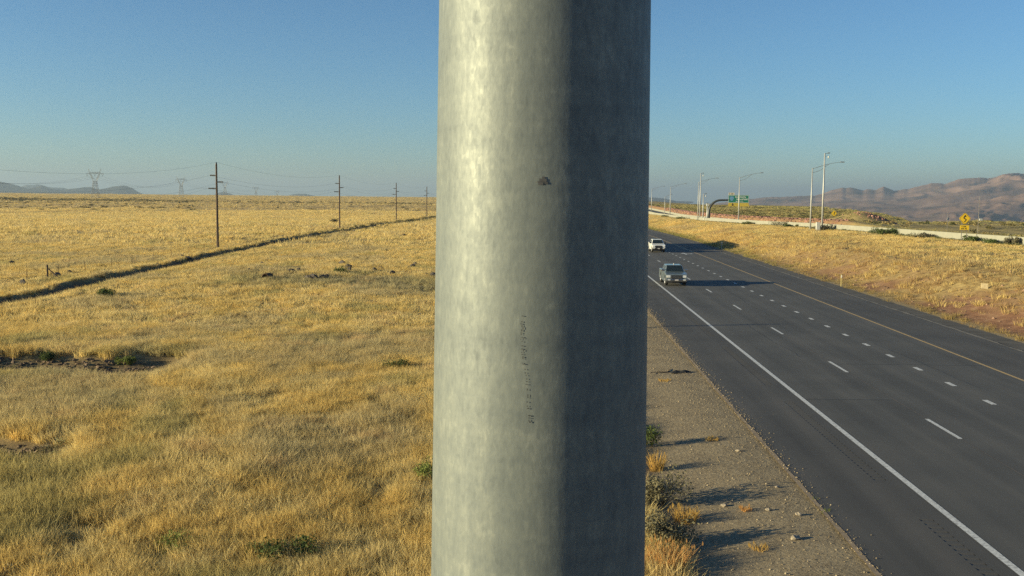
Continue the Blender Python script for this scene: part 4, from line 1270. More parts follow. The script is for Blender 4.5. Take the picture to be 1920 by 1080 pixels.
# articulated lorry behind the big pole: only its long shadow falls into view
def lorry(x, y):
    t = thing('articulated_lorry', 'white-trailered lorry hidden behind the big pole, its shadow crossing the road', 'lorry', (x, y, road_z(y)))
    b_ = MB(); b_.prism([(0.0, 0.45), (0.0, 1.0), (0.12, 1.65), (1.35, 1.85), (1.75, 2.75), (2.3, 3.55), (3.0, 3.85), (4.3, 3.95), (4.3, 0.9), (6.5, 0.9), (6.5, 0.55), (2.3, 0.55), (2.3, 0.45)], 'x', -1.2, 1.2)
    b_.build('tractor_body', M_CABRED, t, False, 0.06)
    b_ = MB(); b_.add([(-1.05, 1.36, 1.92), (1.05, 1.36, 1.92), (1.05, 1.70, 2.70), (-1.05, 1.70, 2.70)], [(0, 1, 2, 3)]); b_.build('windshield', M_GLASS, t)
    b_ = MB(); b_.box(-0.6, 0.6, -0.04, 0.0, 0.7, 1.55); b_.build('grille', M_CHROME, t)
    b_ = MB(); b_.box(-1.22, 1.22, -0.15, 0.05, 0.38, 0.66); b_.build('bumper', M_CHROME, t, False, 0.03)
    for s in (-1, 1):
        b_ = MB(); b_.box(s * 0.95 - 0.2, s * 0.95 + 0.2, -0.03, 0.1, 0.82, 1.08); b_.build('headlight', M_LAMP, t, False, 0.03)
        b_ = MB(); b_.box(s * 1.42 - 0.12, s * 1.42 + 0.12, 1.5, 1.62, 1.9, 2.75); b_.build('mirror', M_CHROME, t, False, 0.03)
        b_ = MB(); b_.box(s * 1.205 - 0.01, s * 1.205 + 0.01, 1.9, 2.8, 2.0, 2.75); b_.build('side_window', M_GLASS, t)
        b_ = MB(); b_.tube([(s * 1.0, 4.45, 0.8), (s * 1.0, 4.45, 4.0)], 0.08, 10); b_.build('exhaust_stack', M_CHROME, t)
        for yy in (1.1, 5.0, 6.3, 18.2, 19.5):
            wheel(t, s * 1.05, yy, 0.51, 0.42)
    b_ = MB(); b_.box(-1.29, 1.29, 4.9, 21.0, 1.2, 4.1); b_.build('trailer', M_TRAILER, t, False, 0.03)
    b_ = MB(); b_.box(-0.5, 0.5, 4.6, 20.6, 0.85, 1.18); b_.build('trailer_frame', M_DARK, t)
    return t
lorry(12.5, 152.0)

# ------------------------------------------------------------------ litter, stones, culvert
def blob(seed, sx, sy, sz, sub=2, rough=0.25):
    bm = bmesh.new()
    bmesh.ops.create_icosphere(bm, subdivisions=sub, radius=1.0)
    rr = random.Random(seed)
    ph = [rr.uniform(0, 6) for _ in range(6)]
    for v in bm.verts:
        p = v.co
        k = 1 + rough * (math.sin(2.3 * p.x + ph[0]) * math.cos(2.9 * p.y + ph[1]) + 0.6 * math.sin(4.1 * p.z + 3.1 * p.x + ph[2])) + rr.uniform(-0.07, 0.07)
        v.co = Vector((p.x * sx * k, p.y * sy * k, p.z * sz * k))
    me = bpy.data.meshes.new('stone'); bm.to_mesh(me); bm.free()
    return me
rock_me = []
for k in range(5):
    me = blob(100 + k, 0.5, 0.4, 0.33, 2, 0.22); me.materials.append(M_ROCK); rock_me.append(me)
ROCKS = [(467, 509), (491, 497), (548, 513), (560, 510), (578, 525), (588, 525), (604, 524), (612, 523), (654, 505), (655, 510), (702, 510), (714, 507), (728, 514), (736, 517),
         (778, 500), (774, 503), (800, 519), (812, 520), (642, 497), (700, 502), (43, 535), (108, 521), (131, 514), (22, 497), (262, 517), (342, 484), (352, 488), (480, 452), (530, 437), (745, 419), (780, 425), (757, 443), (770, 429), (664, 436), (582, 446)]
for i, (px, py) in enumerate(ROCKS):
    x, y, z = on_ground(px, py)
    o = link('stone', rock_me[i % 5]); s_ = random.uniform(0.32, 0.75)
    o.location = (x, y, z + 0.12 * s_ + 0.22); o.scale = (s_ * random.uniform(0.9, 1.5), s_ * random.uniform(0.8, 1.2), s_ * random.uniform(1.0, 1.5)); o.rotation_euler = (0, 0, random.uniform(0, 6.28))
    tag(o, 'dark basalt stone lying in the dry grass of the field', 'stone', 'dark stones in the dry field')
# dark round culvert mouth
x, y, z = on_ground(497, 525)
cv = thing('culvert', 'dark rounded culvert mouth with a pale sill in the dry field', 'culvert', (x, y, z))
b_ = MB(); n = 16
ring = [(0.42 * math.cos(math.pi * k / n), 0.62 * math.sin(math.pi * k / n) + 0.05) for k in range(n + 1)]
inner = [(u * 0.84, w * 0.86) for u, w in ring]
b_.add([(u, 0.0, w) for u, w in ring] + [(u, 1.6, w * 0.9) for u, w in ring] + [(u, 0.0, w) for u, w in inner] + [(u, 1.6, w * 0.9) for u, w in inner],
       [(k, k + 1, n + 2 + k, n + 1 + k) for k in range(n)] + [(2 * n + 2 + k, 2 * n + 3 + k, 3 * n + 4 + k, 3 * n + 3 + k) for k in range(n)] + [(k, k + 1, 2 * n + 3 + k, 2 * n + 2 + k) for k in range(n)])
b_.build('pipe', M_RUST, cv, True)
b_ = MB(); b_.box(-0.4, 0.4, 1.45, 1.5, 0, 0.55); b_.build('pipe_back', M_BLACK, cv)
b_ = MB(); b_.box(-0.15, 0.36, -0.25, -0.02, 0.0, 0.2); b_.build('sill', M_PALE_ROCK, cv, False, 0.05)

def dropped(name, mb, m, px, py, label, cat, lift=0.0, smooth=False, rz=0.0, group=None):
    x, y, z = on_ground(px, py)
    o = mb.build(name, m, None, smooth); o.location = (x, y, z + lift); o.rotation_euler = (0, 0, rz)
    return tag(o, label, cat, group)
b_ = MB(); b_.tube([(-0.55, -0.25, 0.03), (-0.48, 0.02, 0.04), (-0.1, 0.05, 0.05), (0.3, 0.12, 0.04), (0.42, 0.4, 0.05), (0.47, 0.95, 0.07)], [0.012, 0.02, 0.026, 0.026, 0.022, 0.012], 7)
b_.tube([(-0.1, 0.05, 0.05), (0.0, 0.35, 0.06)], [0.014, 0.006], 5)
dropped('dead_branch', b_, M_TWIG, 1240, 700, 'thin dark dead branch lying on the gravel verge', 'branch')
b_ = MB()
prof = [(-0.45, 0.0), (-0.2, 0.16), (0.0, 0.10), (0.25, 0.17), (0.5, 0.05)]
vs = []
for (u, w) in prof: vs += [(u, -0.16 + 0.14 * u, 0.02), (u, 0.02 + 0.1 * u, w * 0.7 + 0.03), (u, 0.24 + 0.12 * u, 0.03 + w * 0.25)]
fs = []
for k in range(len(prof) - 1):
    for j in range(2): fs.append((3 * k + j, 3 * k + j + 1, 3 * k + j + 4, 3 * k + j + 3))
b_.add(vs, fs); b_.add([(p[0], p[1], p[2] - 0.015) for p in vs], fs)
dropped('tyre_fragment', b_, M_TYRE, 1275, 699, 'torn strip of black tyre lying on the gravel verge', 'tyre fragment')
LIT = [(1491, 1011, 0.10, 'tan block of rubble lying on the gravel near the road edge'), (1497, 966, 0.07, 'pale stone pair on the gravel near the green weeds'),
       (1440, 957, 0.06, 'small pale stone on the gravel right of the orange grass tuft'), (1457, 914, 0.06, 'small reddish pale stone in the middle of the gravel verge'),
       (1384, 846, 0.06, 'flat pale stone on the gravel verge below the tyre strip'), (1358, 949, 0.07, 'pale stone among twigs beside the shrub shadows')]
for i, (px, py, s_, lab) in enumerate(LIT):
    me = blob(300 + i, s_ * 1.3, s_, s_ * 0.7, 2, 0.2); me.materials.append(M_PALE_ROCK)
    x, y, z = on_ground(px, py); o = link('pale_stone', me); o.location = (x, y, z + s_ * 0.4); tag(o, lab, 'stone', 'pale stones on the gravel verge')
x, y, z = on_ground(1846, 543)
b_ = MB(); b_.box(-0.26, 0.26, -0.03, 0.03, 0, 0.46); o = b_.build('board', M_BOARD, None, False, 0.01)
o.location = (x, y, z + 0.06); o.rotation_euler = (R(-25), R(4), R(-12)); tag(o, 'square tan board lying on the reddish bank', 'board')

# ------------------------------------------------------------------ vegetation
def tuft_mesh(name, seed, n, h, spread, width, m, lean=0.35, seg=2, heads=0.0):
    rr = np.random.default_rng(seed)
    vs, fs = [], []
    for _ in range(n):
        a = rr.uniform(0, 2 * np.pi); r0 = spread * 0.55 * np.sqrt(rr.random())
        hh = h * rr.uniform(0.55, 1.05)
        la = a + rr.normal(0, 0.8); ln = abs(rr.normal(0, lean)) * hh + 0.25 * spread * rr.random()
        px, py = np.cos(a) * r0, np.sin(a) * r0
        wa = rr.uniform(0, np.pi); wx, wy = np.cos(wa) * width / 2, np.sin(wa) * width / 2
        base = len(vs)
        for k in range(seg):
            t = k / seg
            q = 1.0 - 0.35 * t
            ox, oy = np.cos(la) * ln * t ** 1.6, np.sin(la) * ln * t ** 1.6
            vs += [(px + ox - wx * q, py + oy - wy * q, hh * t), (px + ox + wx * q, py + oy + wy * q, hh * t)]
        vs.append((px + np.cos(la) * ln, py + np.sin(la) * ln, hh))
        for k in range(seg - 1):
            fs.append((base + 2 * k, base + 2 * k + 1, base + 2 * k + 3, base + 2 * k + 2))
        e = base + 2 * (seg - 1)
        fs.append((e, e + 1, e + 2))
        if rr.random() < heads:     # a seed head at the tip
            tx, ty, tz = vs[-1]
            b0 = len(vs); w = width * 1.6
            vs += [(tx - w, ty, tz - 0.02), (tx + w, ty, tz - 0.02), (tx, ty + w, tz + 0.05), (tx, ty - w, tz - 0.07)]
            fs += [(b0, b0 + 1, b0 + 2), (b0 + 1, b0, b0 + 3)]
    me = bpy.data.meshes.new(name)
    me.from_pydata([tuple(map(float, v)) for v in vs], [], fs)
    me.materials.append(m); me.update()
    return me

def bush_mesh(name, seed, n, rx, rz, leaf, m, stems=7):
    """leaf-sized faces spread through an uneven dome, on a few forking stems"""
    rr = np.random.default_rng(seed)
    vs, fs = [], []
    lobes = [(rr.normal(0, 0.4) * rx, rr.normal(0, 0.4) * rx, rz * rr.uniform(0.35, 0.7), rr.uniform(0.35, 0.6)) for _ in range(7)]
    for _ in range(n):
        lx, ly, lz, lr = lobes[rr.integers(0, 7)]
        d = rr.normal(0, 1, 3); d /= np.linalg.norm(d) + 1e-6
        q = lr * rr.random() ** 0.45
        p = np.array([lx + d[0] * q * rx, ly + d[1] * q * rx, max(0.01, lz + d[2] * q * rz)])
        u = rr.normal(0, 1, 3); u /= np.linalg.norm(u); v = np.cross(u, rr.normal(0, 1, 3)); v /= np.linalg.norm(v) + 1e-6
        s_ = leaf * rr.uniform(0.5, 1.3)
        b0 = len(vs)
        vs += [tuple(p - u * s_), tuple(p + v * s_ * 0.45), tuple(p + u * s_), tuple(p - v * s_ * 0.45)]
        fs.append((b0, b0 + 1, b0 + 2, b0 + 3))
    me = bpy.data.meshes.new(name)
    me.from_pydata([tuple(map(float, v)) for v in vs], [], fs)
    me.materials.append(m); me.update()
    return me

def scatter(name, pts, rot, scl, var, tint, variants, label, cat=None):
    pts = np.asarray(pts, np.float32)
    me = bpy.data.meshes.new(name)
    n = len(pts)
    me.vertices.add(n); me.vertices.foreach_set('co', pts.ravel())
    a = me.attributes.new('rot', 'FLOAT_VECTOR', 'POINT'); a.data.foreach_set('vector', np.asarray(rot, np.float32).ravel())
    a = me.attributes.new('scl', 'FLOAT_VECTOR', 'POINT'); a.data.foreach_set('vector', np.asarray(scl, np.float32).ravel())
    a = me.attributes.new('var', 'INT', 'POINT'); a.data.foreach_set('value', np.asarray(var, np.int32))
    a = me.attributes.new('tint', 'FLOAT_COLOR', 'POINT')
    c4 = np.ones((n, 4), np.float32); c4[:, :3] = np.clip(tint, 0, 1); a.data.foreach_set('color', c4.ravel())
    o = link(name, me)
    lib = bpy.data.collections.new(name + '_pieces')
    for k, vme in enumerate(variants):
        lib.objects.link(bpy.data.objects.new('%s_piece_%02d' % (name, k), vme))
    g = bpy.data.node_groups.new(name + '_scatter', 'GeometryNodeTree')
    g.interface.new_socket('Geometry', in_out='INPUT', socket_type='NodeSocketGeometry')
    g.interface.new_socket('Geometry', in_out='OUTPUT', socket_type='NodeSocketGeometry')
    N, L = g.nodes, g.links
    gi, go = N.new('NodeGroupInput'), N.new('NodeGroupOutput')
    ci = N.new('GeometryNodeCollectionInfo'); ci.inputs['Collection'].default_value = lib
    ci.inputs['Separate Children'].default_value = True; ci.inputs['Reset Children'].default_value = True
    ip = N.new('GeometryNodeInstanceOnPoints')
    def attr(nm, ty):
        q = N.new('GeometryNodeInputNamedAttribute'); q.data_type = ty; q.inputs['Name'].default_value = nm
        return q.outputs['Attribute']
    er = N.new('FunctionNodeEulerToRotation')
    L.new(attr('rot', 'FLOAT_VECTOR'), er.inputs[0])
    L.new(gi.outputs[0], ip.inputs['Points']); L.new(ci.outputs[0], ip.inputs['Instance'])
    ip.inputs['Pick Instance'].default_value = True
    L.new(attr('var', 'INT'), ip.inputs['Instance Index'])
    L.new(er.outputs[0], ip.inputs['Rotation']); L.new(attr('scl', 'FLOAT_VECTOR'), ip.inputs['Scale'])
    L.new(ip.outputs[0], go.inputs[0])
    md = o.modifiers.new('scatter', 'NODES'); md.node_group = g
    return tag(o, label, cat, None, 'stuff')

def lerpc(a, b, t):
    t = np.asarray(t)[:, None]
    return np.asarray(a)[None, :] * (1 - t) + np.asarray(b)[None, :] * t

def sector(n, d0, d1, a0, a1):
    """random points, even over the ground, between two distances and two directions (x / y)"""
    d = np.sqrt(rng.uniform(d0 ** 2, d1 ** 2, n)); a = rng.uniform(a0, a1, n)
    return a * d, d

GOLD, STRAW, OLIVE, GREY, RUSTY = (0.69, 0.505, 0.185), (0.73, 0.58, 0.265), (0.46, 0.395, 0.165), (0.50, 0.415, 0.24), (0.58, 0.37, 0.17)
def stony_band(x, y):
    """the thin, weedy strip that crosses the field in front of the track"""
    cy = 96 + 9 * (fbm(x / 14, y * 0, 205, 3) - 0.5) - 0.25 * (x + 14)
    return np.exp(-((y - cy) / (6 + 5 * fbm(x / 9, y / 9, 206, 2))) ** 2) * sstep(-37, -30, x) * sstep(0.32, 0.5, fbm(x / 5, y / 5, 207, 3))
def grass_tint(x, y):
    n1 = fbm(x / 3.4, y / 5.0, 201, 4); n2 = fbm(x / 1.4, y / 2.0, 211, 3); n3 = fbm(x / 7, y / 11, 221, 4)
    c = lerpc(GOLD, STRAW, sstep(0.35, 0.65, n2))
    near = sstep(60, 26, y)
    ol = sstep(0.60 - 0.02 * near, 0.70 - 0.02 * near, n1) * 0.7
    c = c * (1 - ol[:, None]) + np.array(OLIVE) * ol[:, None]
    gr = sstep(0.58, 0.70, n3) * 0.6
    c = c * (1 - gr[:, None]) + np.array(GREY) * gr[:, None]
    bd_ = stony_band(x, y)[:, None] * 0.6
    c = c * (1 - bd_) + np.array((0.27, 0.25, 0.15)) * bd_
    ru = sstep(0.66, 0.78, n2) * 0.5
    c = c * (1 - ru[:, None]) + np.array(RUSTY) * ru[:, None]
    return c * rng.uniform(0.80, 1.16, len(x))[:, None]

def rots(n, tilt=0.12):
    r_ = np.zeros((n, 3)); r_[:, 0] = rng.normal(0, tilt, n); r_[:, 1] = rng.normal(0.06, tilt, n); r_[:, 2] = rng.uniform(0, 6.283, n)
    return r_

tufts_near = [tuft_mesh('tuft', 10 + k, 50, 0.42, 0.34, 0.0115, M_GRASS, 0.5, 2, 0.0) for k in range(8)]
tufts_mid = [tuft_mesh('tuft', 30 + k, 34, 0.36, 0.50, 0.022, M_GRASS, 0.55, 2, 0.0) for k in range(6)]
tufts_far = [tuft_mesh('tuft', 50 + k, 22, 0.45, 1.2, 0.085, M_GRASS, 0.4, 1) for k in range(6)]

def keep_grass(x, y, m):
    return (m[2] < 0.35) & (x < 3.6)

def grass(name, n, d0, d1, a0, a1, variants, smin, smax, label, xmax=3.6, clump=0.25):
    x, y = sector(n, d0, d1, a0, a1)
    m = soil_masks(x, y)
    bare = fbm(x / 3.0, y / 4.0, 231, 3)
    ok = (m[2] + rng.uniform(-0.15, 0.15, n) < 0.3) & (x < xmax) & (rng.random(n) > m[0] * 1.2) & (bare + rng.uniform(-0.1, 0.25, n) > clump) & (rng.random(n) > 0.6 * stony_band(x, y)) & (rng.random(n) > 0.75 * sstep(0.62, 0.72, fbm(x / 1.7, y / 2.3, 233, 3)) * (y < 170))
    x, y = x[ok], y[ok]
    z = height(x, y) - 0.03
    k = len(x)
    hN = fbm(x / 5, y / 6, 241, 3)
    s = rng.uniform(smin, smax, k) * (0.72 + 0.6 * hN)
    scl = np.stack([s * rng.uniform(0.9, 1.2, k), s * rng.uniform(0.9, 1.2, k), s * rng.uniform(0.85, 1.15, k)], 1)
    return scatter(name, np.stack([x, y, z], 1), rots(k), scl, rng.integers(0, len(variants), k), grass_tint(x, y), variants, label, 'grass')

grass('dry_grass', 46000, 17, 62, -0.64, 0.24, tufts_near, 0.8, 1.35, 'golden dry bunchgrass covering the near field left of the road')
grass('dry_grass', 50000, 58, 160, -0.60, 0.10, tufts_mid, 0.8, 1.4, 'golden dry grass covering the middle of the field')
grass('dry_grass', 52000, 150, 560, -0.60, 0.04, tufts_far, 0.8, 1.5, 'pale golden grass on the far part of the plain', 3.0, 0.33)
tufts_plain = [tuft_mesh('tuft', 60 + k, 16, 0.42, 6.5, 0.38, M_GRASS, 0.3, 1) for k in range(5)]
grass('dry_grass', 46000, 540, 2900, -0.60, 0.03, tufts_plain, 0.9, 1.5, 'faint golden grass on the plain out to the horizon', 3.0, 0.2)

peb = []
for k in range(5):
    me = blob(400 + k, 1.0, 0.8, 0.6, 1, 0.2); me.materials.append(M_PEBBLE); peb.append(me)
# bank grass on the right
n = 62000
x = rng.uniform(28.2, 68, n); y = rng.uniform(35 ** 1.5, 430 ** 1.5, n) ** (1 / 1.5)
wx = wall_x(y); m = soil_masks(x, y)
p_keep = np.where(x < 30.0, 0.7, 1 - 0.88 * m[1]) * (0.55 + 0.6 * fbm(x / 4, y / 6, 251, 3))
ok = (x < wx - 0.6) & (rng.random(n) < p_keep) & (x < 0.62 * y + 6)
x, y = x[ok], y[ok]; k = len(x)
c = grass_tint(x, y)
gm_ = sstep(31.0, 29.4, x + rng.normal(0, 0.7, k))
c = c * (1 - 0.75 * gm_[:, None]) + np.array((0.17, 0.19, 0.055)) * 0.75 * gm_[:, None]
rd_ = np.clip(sstep(170, 80, y) * sstep(44, 36, x) * 0.55 + 0.35 * sstep(0.5, 0.65, fbm(x / 2.5, y / 3.5, 265, 3)), 0, 0.8)
c = c * (1 - rd_[:, None]) + np.array((0.36, 0.225, 0.105)) * rd_[:, None]
s = rng.uniform(0.6, 1.15, k) * (0.6 + 0.7 * fbm(x / 3, y / 4, 261, 3)) * np.clip(0.75 + y / 400, 0.8, 1.5)
scatter('bank_grass', np.stack([x, y, height(x, y) - 0.03], 1), rots(k), np.stack([s, s, s * 0.9], 1), rng.integers(0, 6, k), c, tufts_mid,
        'dry grass and green weeds on the roadside bank right of the highway', 'grass')

nb = 1500
xb = rng.uniform(30.5, 46, nb); yb = rng.uniform(40, 210, nb)
ok = (fbm(xb / 4, yb / 6, 255, 3) > 0.45) & (xb < 0.62 * yb + 6); xb, yb = xb[ok], yb[ok]; k = len(xb)
cb_ = lerpc((0.68, 0.52, 0.21), (0.34, 0.22, 0.11), rng.random(k) ** 1.5); sb_ = rng.uniform(0.8, 1.7, k)
scatter('bank_bunchgrass', np.stack([xb, yb, height(xb, yb) - 0.03], 1), rots(k), np.stack([sb_, sb_, sb_ * 1.1], 1), rng.integers(0, 6, k), cb_, tufts_mid,
        'pale bunches of taller dry grass standing on the reddish bank', 'grass')
nb = 900
xb = rng.uniform(29.5, 50, nb); yb = rng.uniform(40, 230, nb); sb_ = rng.uniform(0.04, 0.16, nb) 
scatter('bank_stone', np.stack([xb, yb, height(xb, yb) + sb_ * 0.2], 1), rots(nb, 0.5), np.stack([sb_, sb_, sb_], 1), rng.integers(0, 5, nb),
        lerpc((0.06, 0.045, 0.038), (0.30, 0.19, 0.13), rng.random(nb)), peb, 'small dark and reddish stones strewn over the bank', 'stones')
# grass on the plateau behind the barrier
n = 30000
d = rng.uniform(120 ** 1.1, 820 ** 1.1, n) ** (1 / 1.1); a = rng.uniform(0.05, 0.58, n)
x, y = a * d, d
ok = (x > wall_x(y) + 12.5) & (soil_masks(x, y)[1] < 0.3) & (soil_masks(x, y)[2] < 0.6) & (fbm(x / 18, y / 30, 285, 3) + rng.uniform(-0.15, 0.15, n) > 0.36)
x, y = x[ok], y[ok]; k = len(x)
c = lerpc((0.50, 0.40, 0.16), (0.30, 0.29, 0.12), rng.random(k)) * rng.uniform(0.75, 1.15, k)[:, None]
s = rng.uniform(0.7, 1.4, k) * np.clip(y / 350, 0.6, 1.8)
scatter('plateau_grass', np.stack([x, y, height(x, y) - 0.03], 1), rots(k), np.stack([s, s, s * 0.8], 1), rng.integers(0, 6, k), c, tufts_far,
        'yellow-green grass on the plateau behind the barrier', 'grass')
# low green and grey weeds in the near field
bush_low = [bush_mesh('weed', 70 + k, 130, 0.42, 0.40, 0.045, M_LEAF) for k in range(5)]
x, y = sector(14000, 19, 150, -0.64, 0.2)
pat = np.maximum(np.maximum(fbm(x / 3.2, y / 4.2, 271, 4), fbm(x / 1.7, y / 2.3, 233, 3) - 0.03), 0.45 + 0.25 * stony_band(x, y))
m = soil_masks(x, y)
ok = (pat + rng.uniform(-0.05, 0.05, len(x)) > 0.60) & (x < 2.6) & (m[2] < 0.9)
x, y = x[ok], y[ok]; k = len(x)
c = lerpc((0.16, 0.175, 0.062), (0.31, 0.255, 0.165), rng.random(k) ** 0.6) * rng.uniform(0.7, 1.25, k)[:, None]
s = rng.uniform(0.35, 0.95, k)
scatter('field_weed', np.stack([x, y, height(x, y) - 0.02], 1), rots(k, 0.08), np.stack([s, s, s * rng.uniform(0.6, 1.0, k)], 1), rng.integers(0, 5, k), c, bush_low,
        'low green and grey weeds growing through the dry grass', 'weeds')
# weeds along the track's berm
n = 1500
y = np.sqrt(rng.uniform(40 ** 2, 440 ** 2, n)); x = berm_x(y) + rng.normal(-0.2, 0.8, n) + np.where(rng.random(n) < 0.35, 3.6, 0)
c = lerpc((0.075, 0.085, 0.032), (0.20, 0.16, 0.075), rng.random(n)) * rng.uniform(0.7, 1.2, n)[:, None]
s = rng.uniform(0.4, 1.05, n) * np.clip(y / 150, 0.8, 1.7)
scatter('track_weed', np.stack([x, y, height(x, y) - 0.02], 1), rots(n, 0.08), np.stack([s, s, s * 0.8], 1), rng.integers(0, 5, n), c, bush_low,
        'dull green weeds growing along the dirt track', 'weeds')
# scrub on the plateau beyond the barrier and on the far plain
bush_far = [bush_mesh('scrub', 90 + k, 70, 1.0, 0.8, 0.20, M_LEAF) for k in range(5)]
n = 9000
d = np.sqrt(rng.uniform(150 ** 2, 900 ** 2, n)); a = rng.uniform(0.06, 0.56, n)
x, y = a * d, d
ok = (x > wall_x(y) + 16.5) & (fbm(x / 25, y / 40, 281, 3) + rng.uniform(-0.16, 0.16, n) > 0.47)
x, y = x[ok], y[ok]; k = len(x)
c = lerpc((0.05, 0.062, 0.026), (0.34, 0.26, 0.11), rng.random(k) ** 1.4)
s = rng.uniform(0.5, 1.5, k)
scatter('scrub', np.stack([x, y, height(x, y) - 0.05], 1), rots(k, 0.05), np.stack([s, s, s * 0.75], 1), rng.integers(0, 5, k), c, bush_far,
        'desert scrub and dry bushes on the plateau behind the barrier', 'scrub')
n = 1500
a = np.concatenate([rng.uniform(-0.60, -0.36, 1150), rng.uniform(-0.36, -0.1, 350)])
d = np.where(rng.random(n) < 0.75, rng.normal(1010, 45, n), rng.uniform(500, 1500, n))
x, y = a * d, d
c = lerpc((0.075, 0.080, 0.036), (0.19, 0.155, 0.075), rng.random(n))
s = rng.uniform(0.9, 2.0, n)
scatter('plain_scrub', np.stack([x, y, height(x, y) - 0.05], 1), rots(n, 0.05), np.stack([s * 1.5, s * 1.5, s * 0.8], 1), rng.integers(0, 5, n), c, bush_far,
        'line of dark scrub far out on the plain at the left', 'scrub')
# red cut behind the barrier: broken dark stones
n = 4200
y = rng.uniform(228, 520, n); b0 = np.where(rng.random(n) < 0.5, rng.normal(16.6, 0.5, n), rng.uniform(12.5, 17, n))
x = wall_x(y) + b0
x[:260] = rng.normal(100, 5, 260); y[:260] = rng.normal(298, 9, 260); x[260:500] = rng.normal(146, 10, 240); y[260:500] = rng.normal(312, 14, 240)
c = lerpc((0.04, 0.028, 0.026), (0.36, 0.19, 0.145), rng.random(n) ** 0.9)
s = rng.uniform(0.10, 0.42, n)
scatter('broken_rock', np.stack([x, y, height(x, y)], 1), rots(n, 0.5), np.stack([s, s, s], 1), rng.integers(0, 5, n), c, peb,
        'broken dark and reddish rock on the cut slope behind the barrier', 'rock')
# gravel
n = 26000
y = np.sqrt(rng.uniform(17 ** 2, 85 ** 2, n)); x = rng.uniform(2.4, 7.5, n)
x[:4500] = ROAD_L - 0.06 + rng.exponential(0.16, 4500)
z = np.where(x > ROAD_L, drop(y) + 0.002, height(x, y))
c = lerpc((0.13, 0.102, 0.068), (0.36, 0.29, 0.19), rng.random(n) ** 1.2)
s = 0.008 + 0.020 * rng.random(n) ** 4
scatter('gravel', np.stack([x, y, z + s * 0.3], 1), rots(n, 0.5), np.stack([s, s, s], 1), rng.integers(0, 5, n), c, peb, 'loose gravel on the verge beside the road', 'gravel')
# clods in the ditch and along the track
n = 2600
y = np.sqrt(rng.uniform(40 ** 2, 300 ** 2, n)); x = berm_x(y) + rng.uniform(-0.6, 4.2, n)
xg = rng.uniform(-40, -18.5, 2600); yg = GULLY_Y + rng.uniform(-2.4, 2.6, 2600)
xh = rng.uniform(-26, -15.6, 500); yh = 31.6 - 0.35 * (xh + 16.6) + rng.uniform(-1, 1, 500)
x = np.concatenate([x, xg, xh]); y = np.concatenate([y, yg, yh]); n = len(x)
c = lerpc((0.05, 0.038, 0.03), (0.17, 0.12, 0.085), rng.random(n)); s = rng.uniform(0.04, 0.16, n)
scatter('dirt_clod', np.stack([x, y, height(x, y)], 1), rots(n, 0.5), np.stack([s, s, s * 0.7], 1), rng.integers(0, 5, n), c, peb, 'dark clods of earth along the dirt track and ditch', 'earth')

# ------------------------------------------------------------------ single shrubs one can point to
def leaf_mat(name, col, var=0.35):
    m, nt, N, L, b = nodes_of(name)
    tc = N.new('ShaderNodeTexCoord')
    n_ = N.new('ShaderNodeTexNoise'); n_.inputs['Scale'].default_value = 9.0; n_.inputs['Detail'].default_value = 3
    L.new(tc.outputs['Object'], n_.inputs['Vector'])
    rp = ramp(N, [(0.3, tuple(c * (1 - var) for c in col)), (0.7, tuple(min(1, c * (1 + var)) for c in col))])
    L.new(n_.outputs['Fac'], rp.inputs[0]); L.new(rp.outputs[0], b.inputs['Base Color'])
    b.inputs['Roughness'].default_value = 0.85; b.inputs['Specular IOR Level'].default_value = 0.15
    t = N.new('ShaderNodeBsdfTranslucent'); L.new(rp.outputs[0], t.inputs['Color'])
    mx = N.new('ShaderNodeMixShader'); mx.inputs[0].default_value = 0.22
    L.new(b.outputs[0], mx.inputs[1]); L.new(t.outputs[0], mx.inputs[2]); L.new(mx.outputs[0], N['Material Output'].inputs['Surface'])
    return m
LM_GREEN = leaf_mat('shrub_green', (0.075, 0.10, 0.032)); LM_GREY = leaf_mat('shrub_grey_green', (0.15, 0.135, 0.082))
LM_GOLD = leaf_mat('grass_gold', (0.45, 0.285, 0.085)); LM_ORANGE = leaf_mat('grass_orange', (0.50, 0.27, 0.095)); LM_FRESH = leaf_mat('weed_fresh', (0.16, 0.19, 0.05))
def twigs(mb, seed, rx, h, n=9):
    rr = random.Random(seed)
    for _ in range(n):
        a = rr.uniform(0, 6.28); q = rr.uniform(0.2, 0.9) * rx
        mb.tube([(0, 0, -0.05), (math.cos(a) * q * 0.45, math.sin(a) * q * 0.45, h * rr.uniform(0.3, 0.5)), (math.cos(a) * q, math.sin(a) * q, h * rr.uniform(0.6, 1.0))], [0.012, 0.008, 0.003], 5)
def by_wall(px, off):
    k = math.tan(px_az(px)); y = 200.0
    for _ in range(80):
        y += 0.5 * ((float(wall_x(y)) - off) / k - y)
    return k * y, y, gz(k * y, y)
def shrub(px, py, rx, h, m, label, seed, leaf=0.05, n=900, group=None, name='shrub'):
    x, y, z = by_wall(px, 0.4 + rx * 0.75) if group else on_ground(px, py)
    t = thing(name, label, 'shrub', (x, y, z), 0, group)
    link('foliage', bush_mesh('foliage', seed, n, rx, h, leaf, m), t)
    b_ = MB(); twigs(b_, seed, rx, h); b_.build('stems', M_TWIG, t)
    return t
def clump(px, py, s, h, m, label, seed, n=170, width=0.012, group=None):
    x, y, z = on_ground(px, py)
    o = link('grass_clump', tuft_mesh('grass_clump', seed, n, h, s, width, m, 0.38, 3, 0.12)); o.location = (x, y, z - 0.02)
    return tag(o, label, 'grass clump', group)
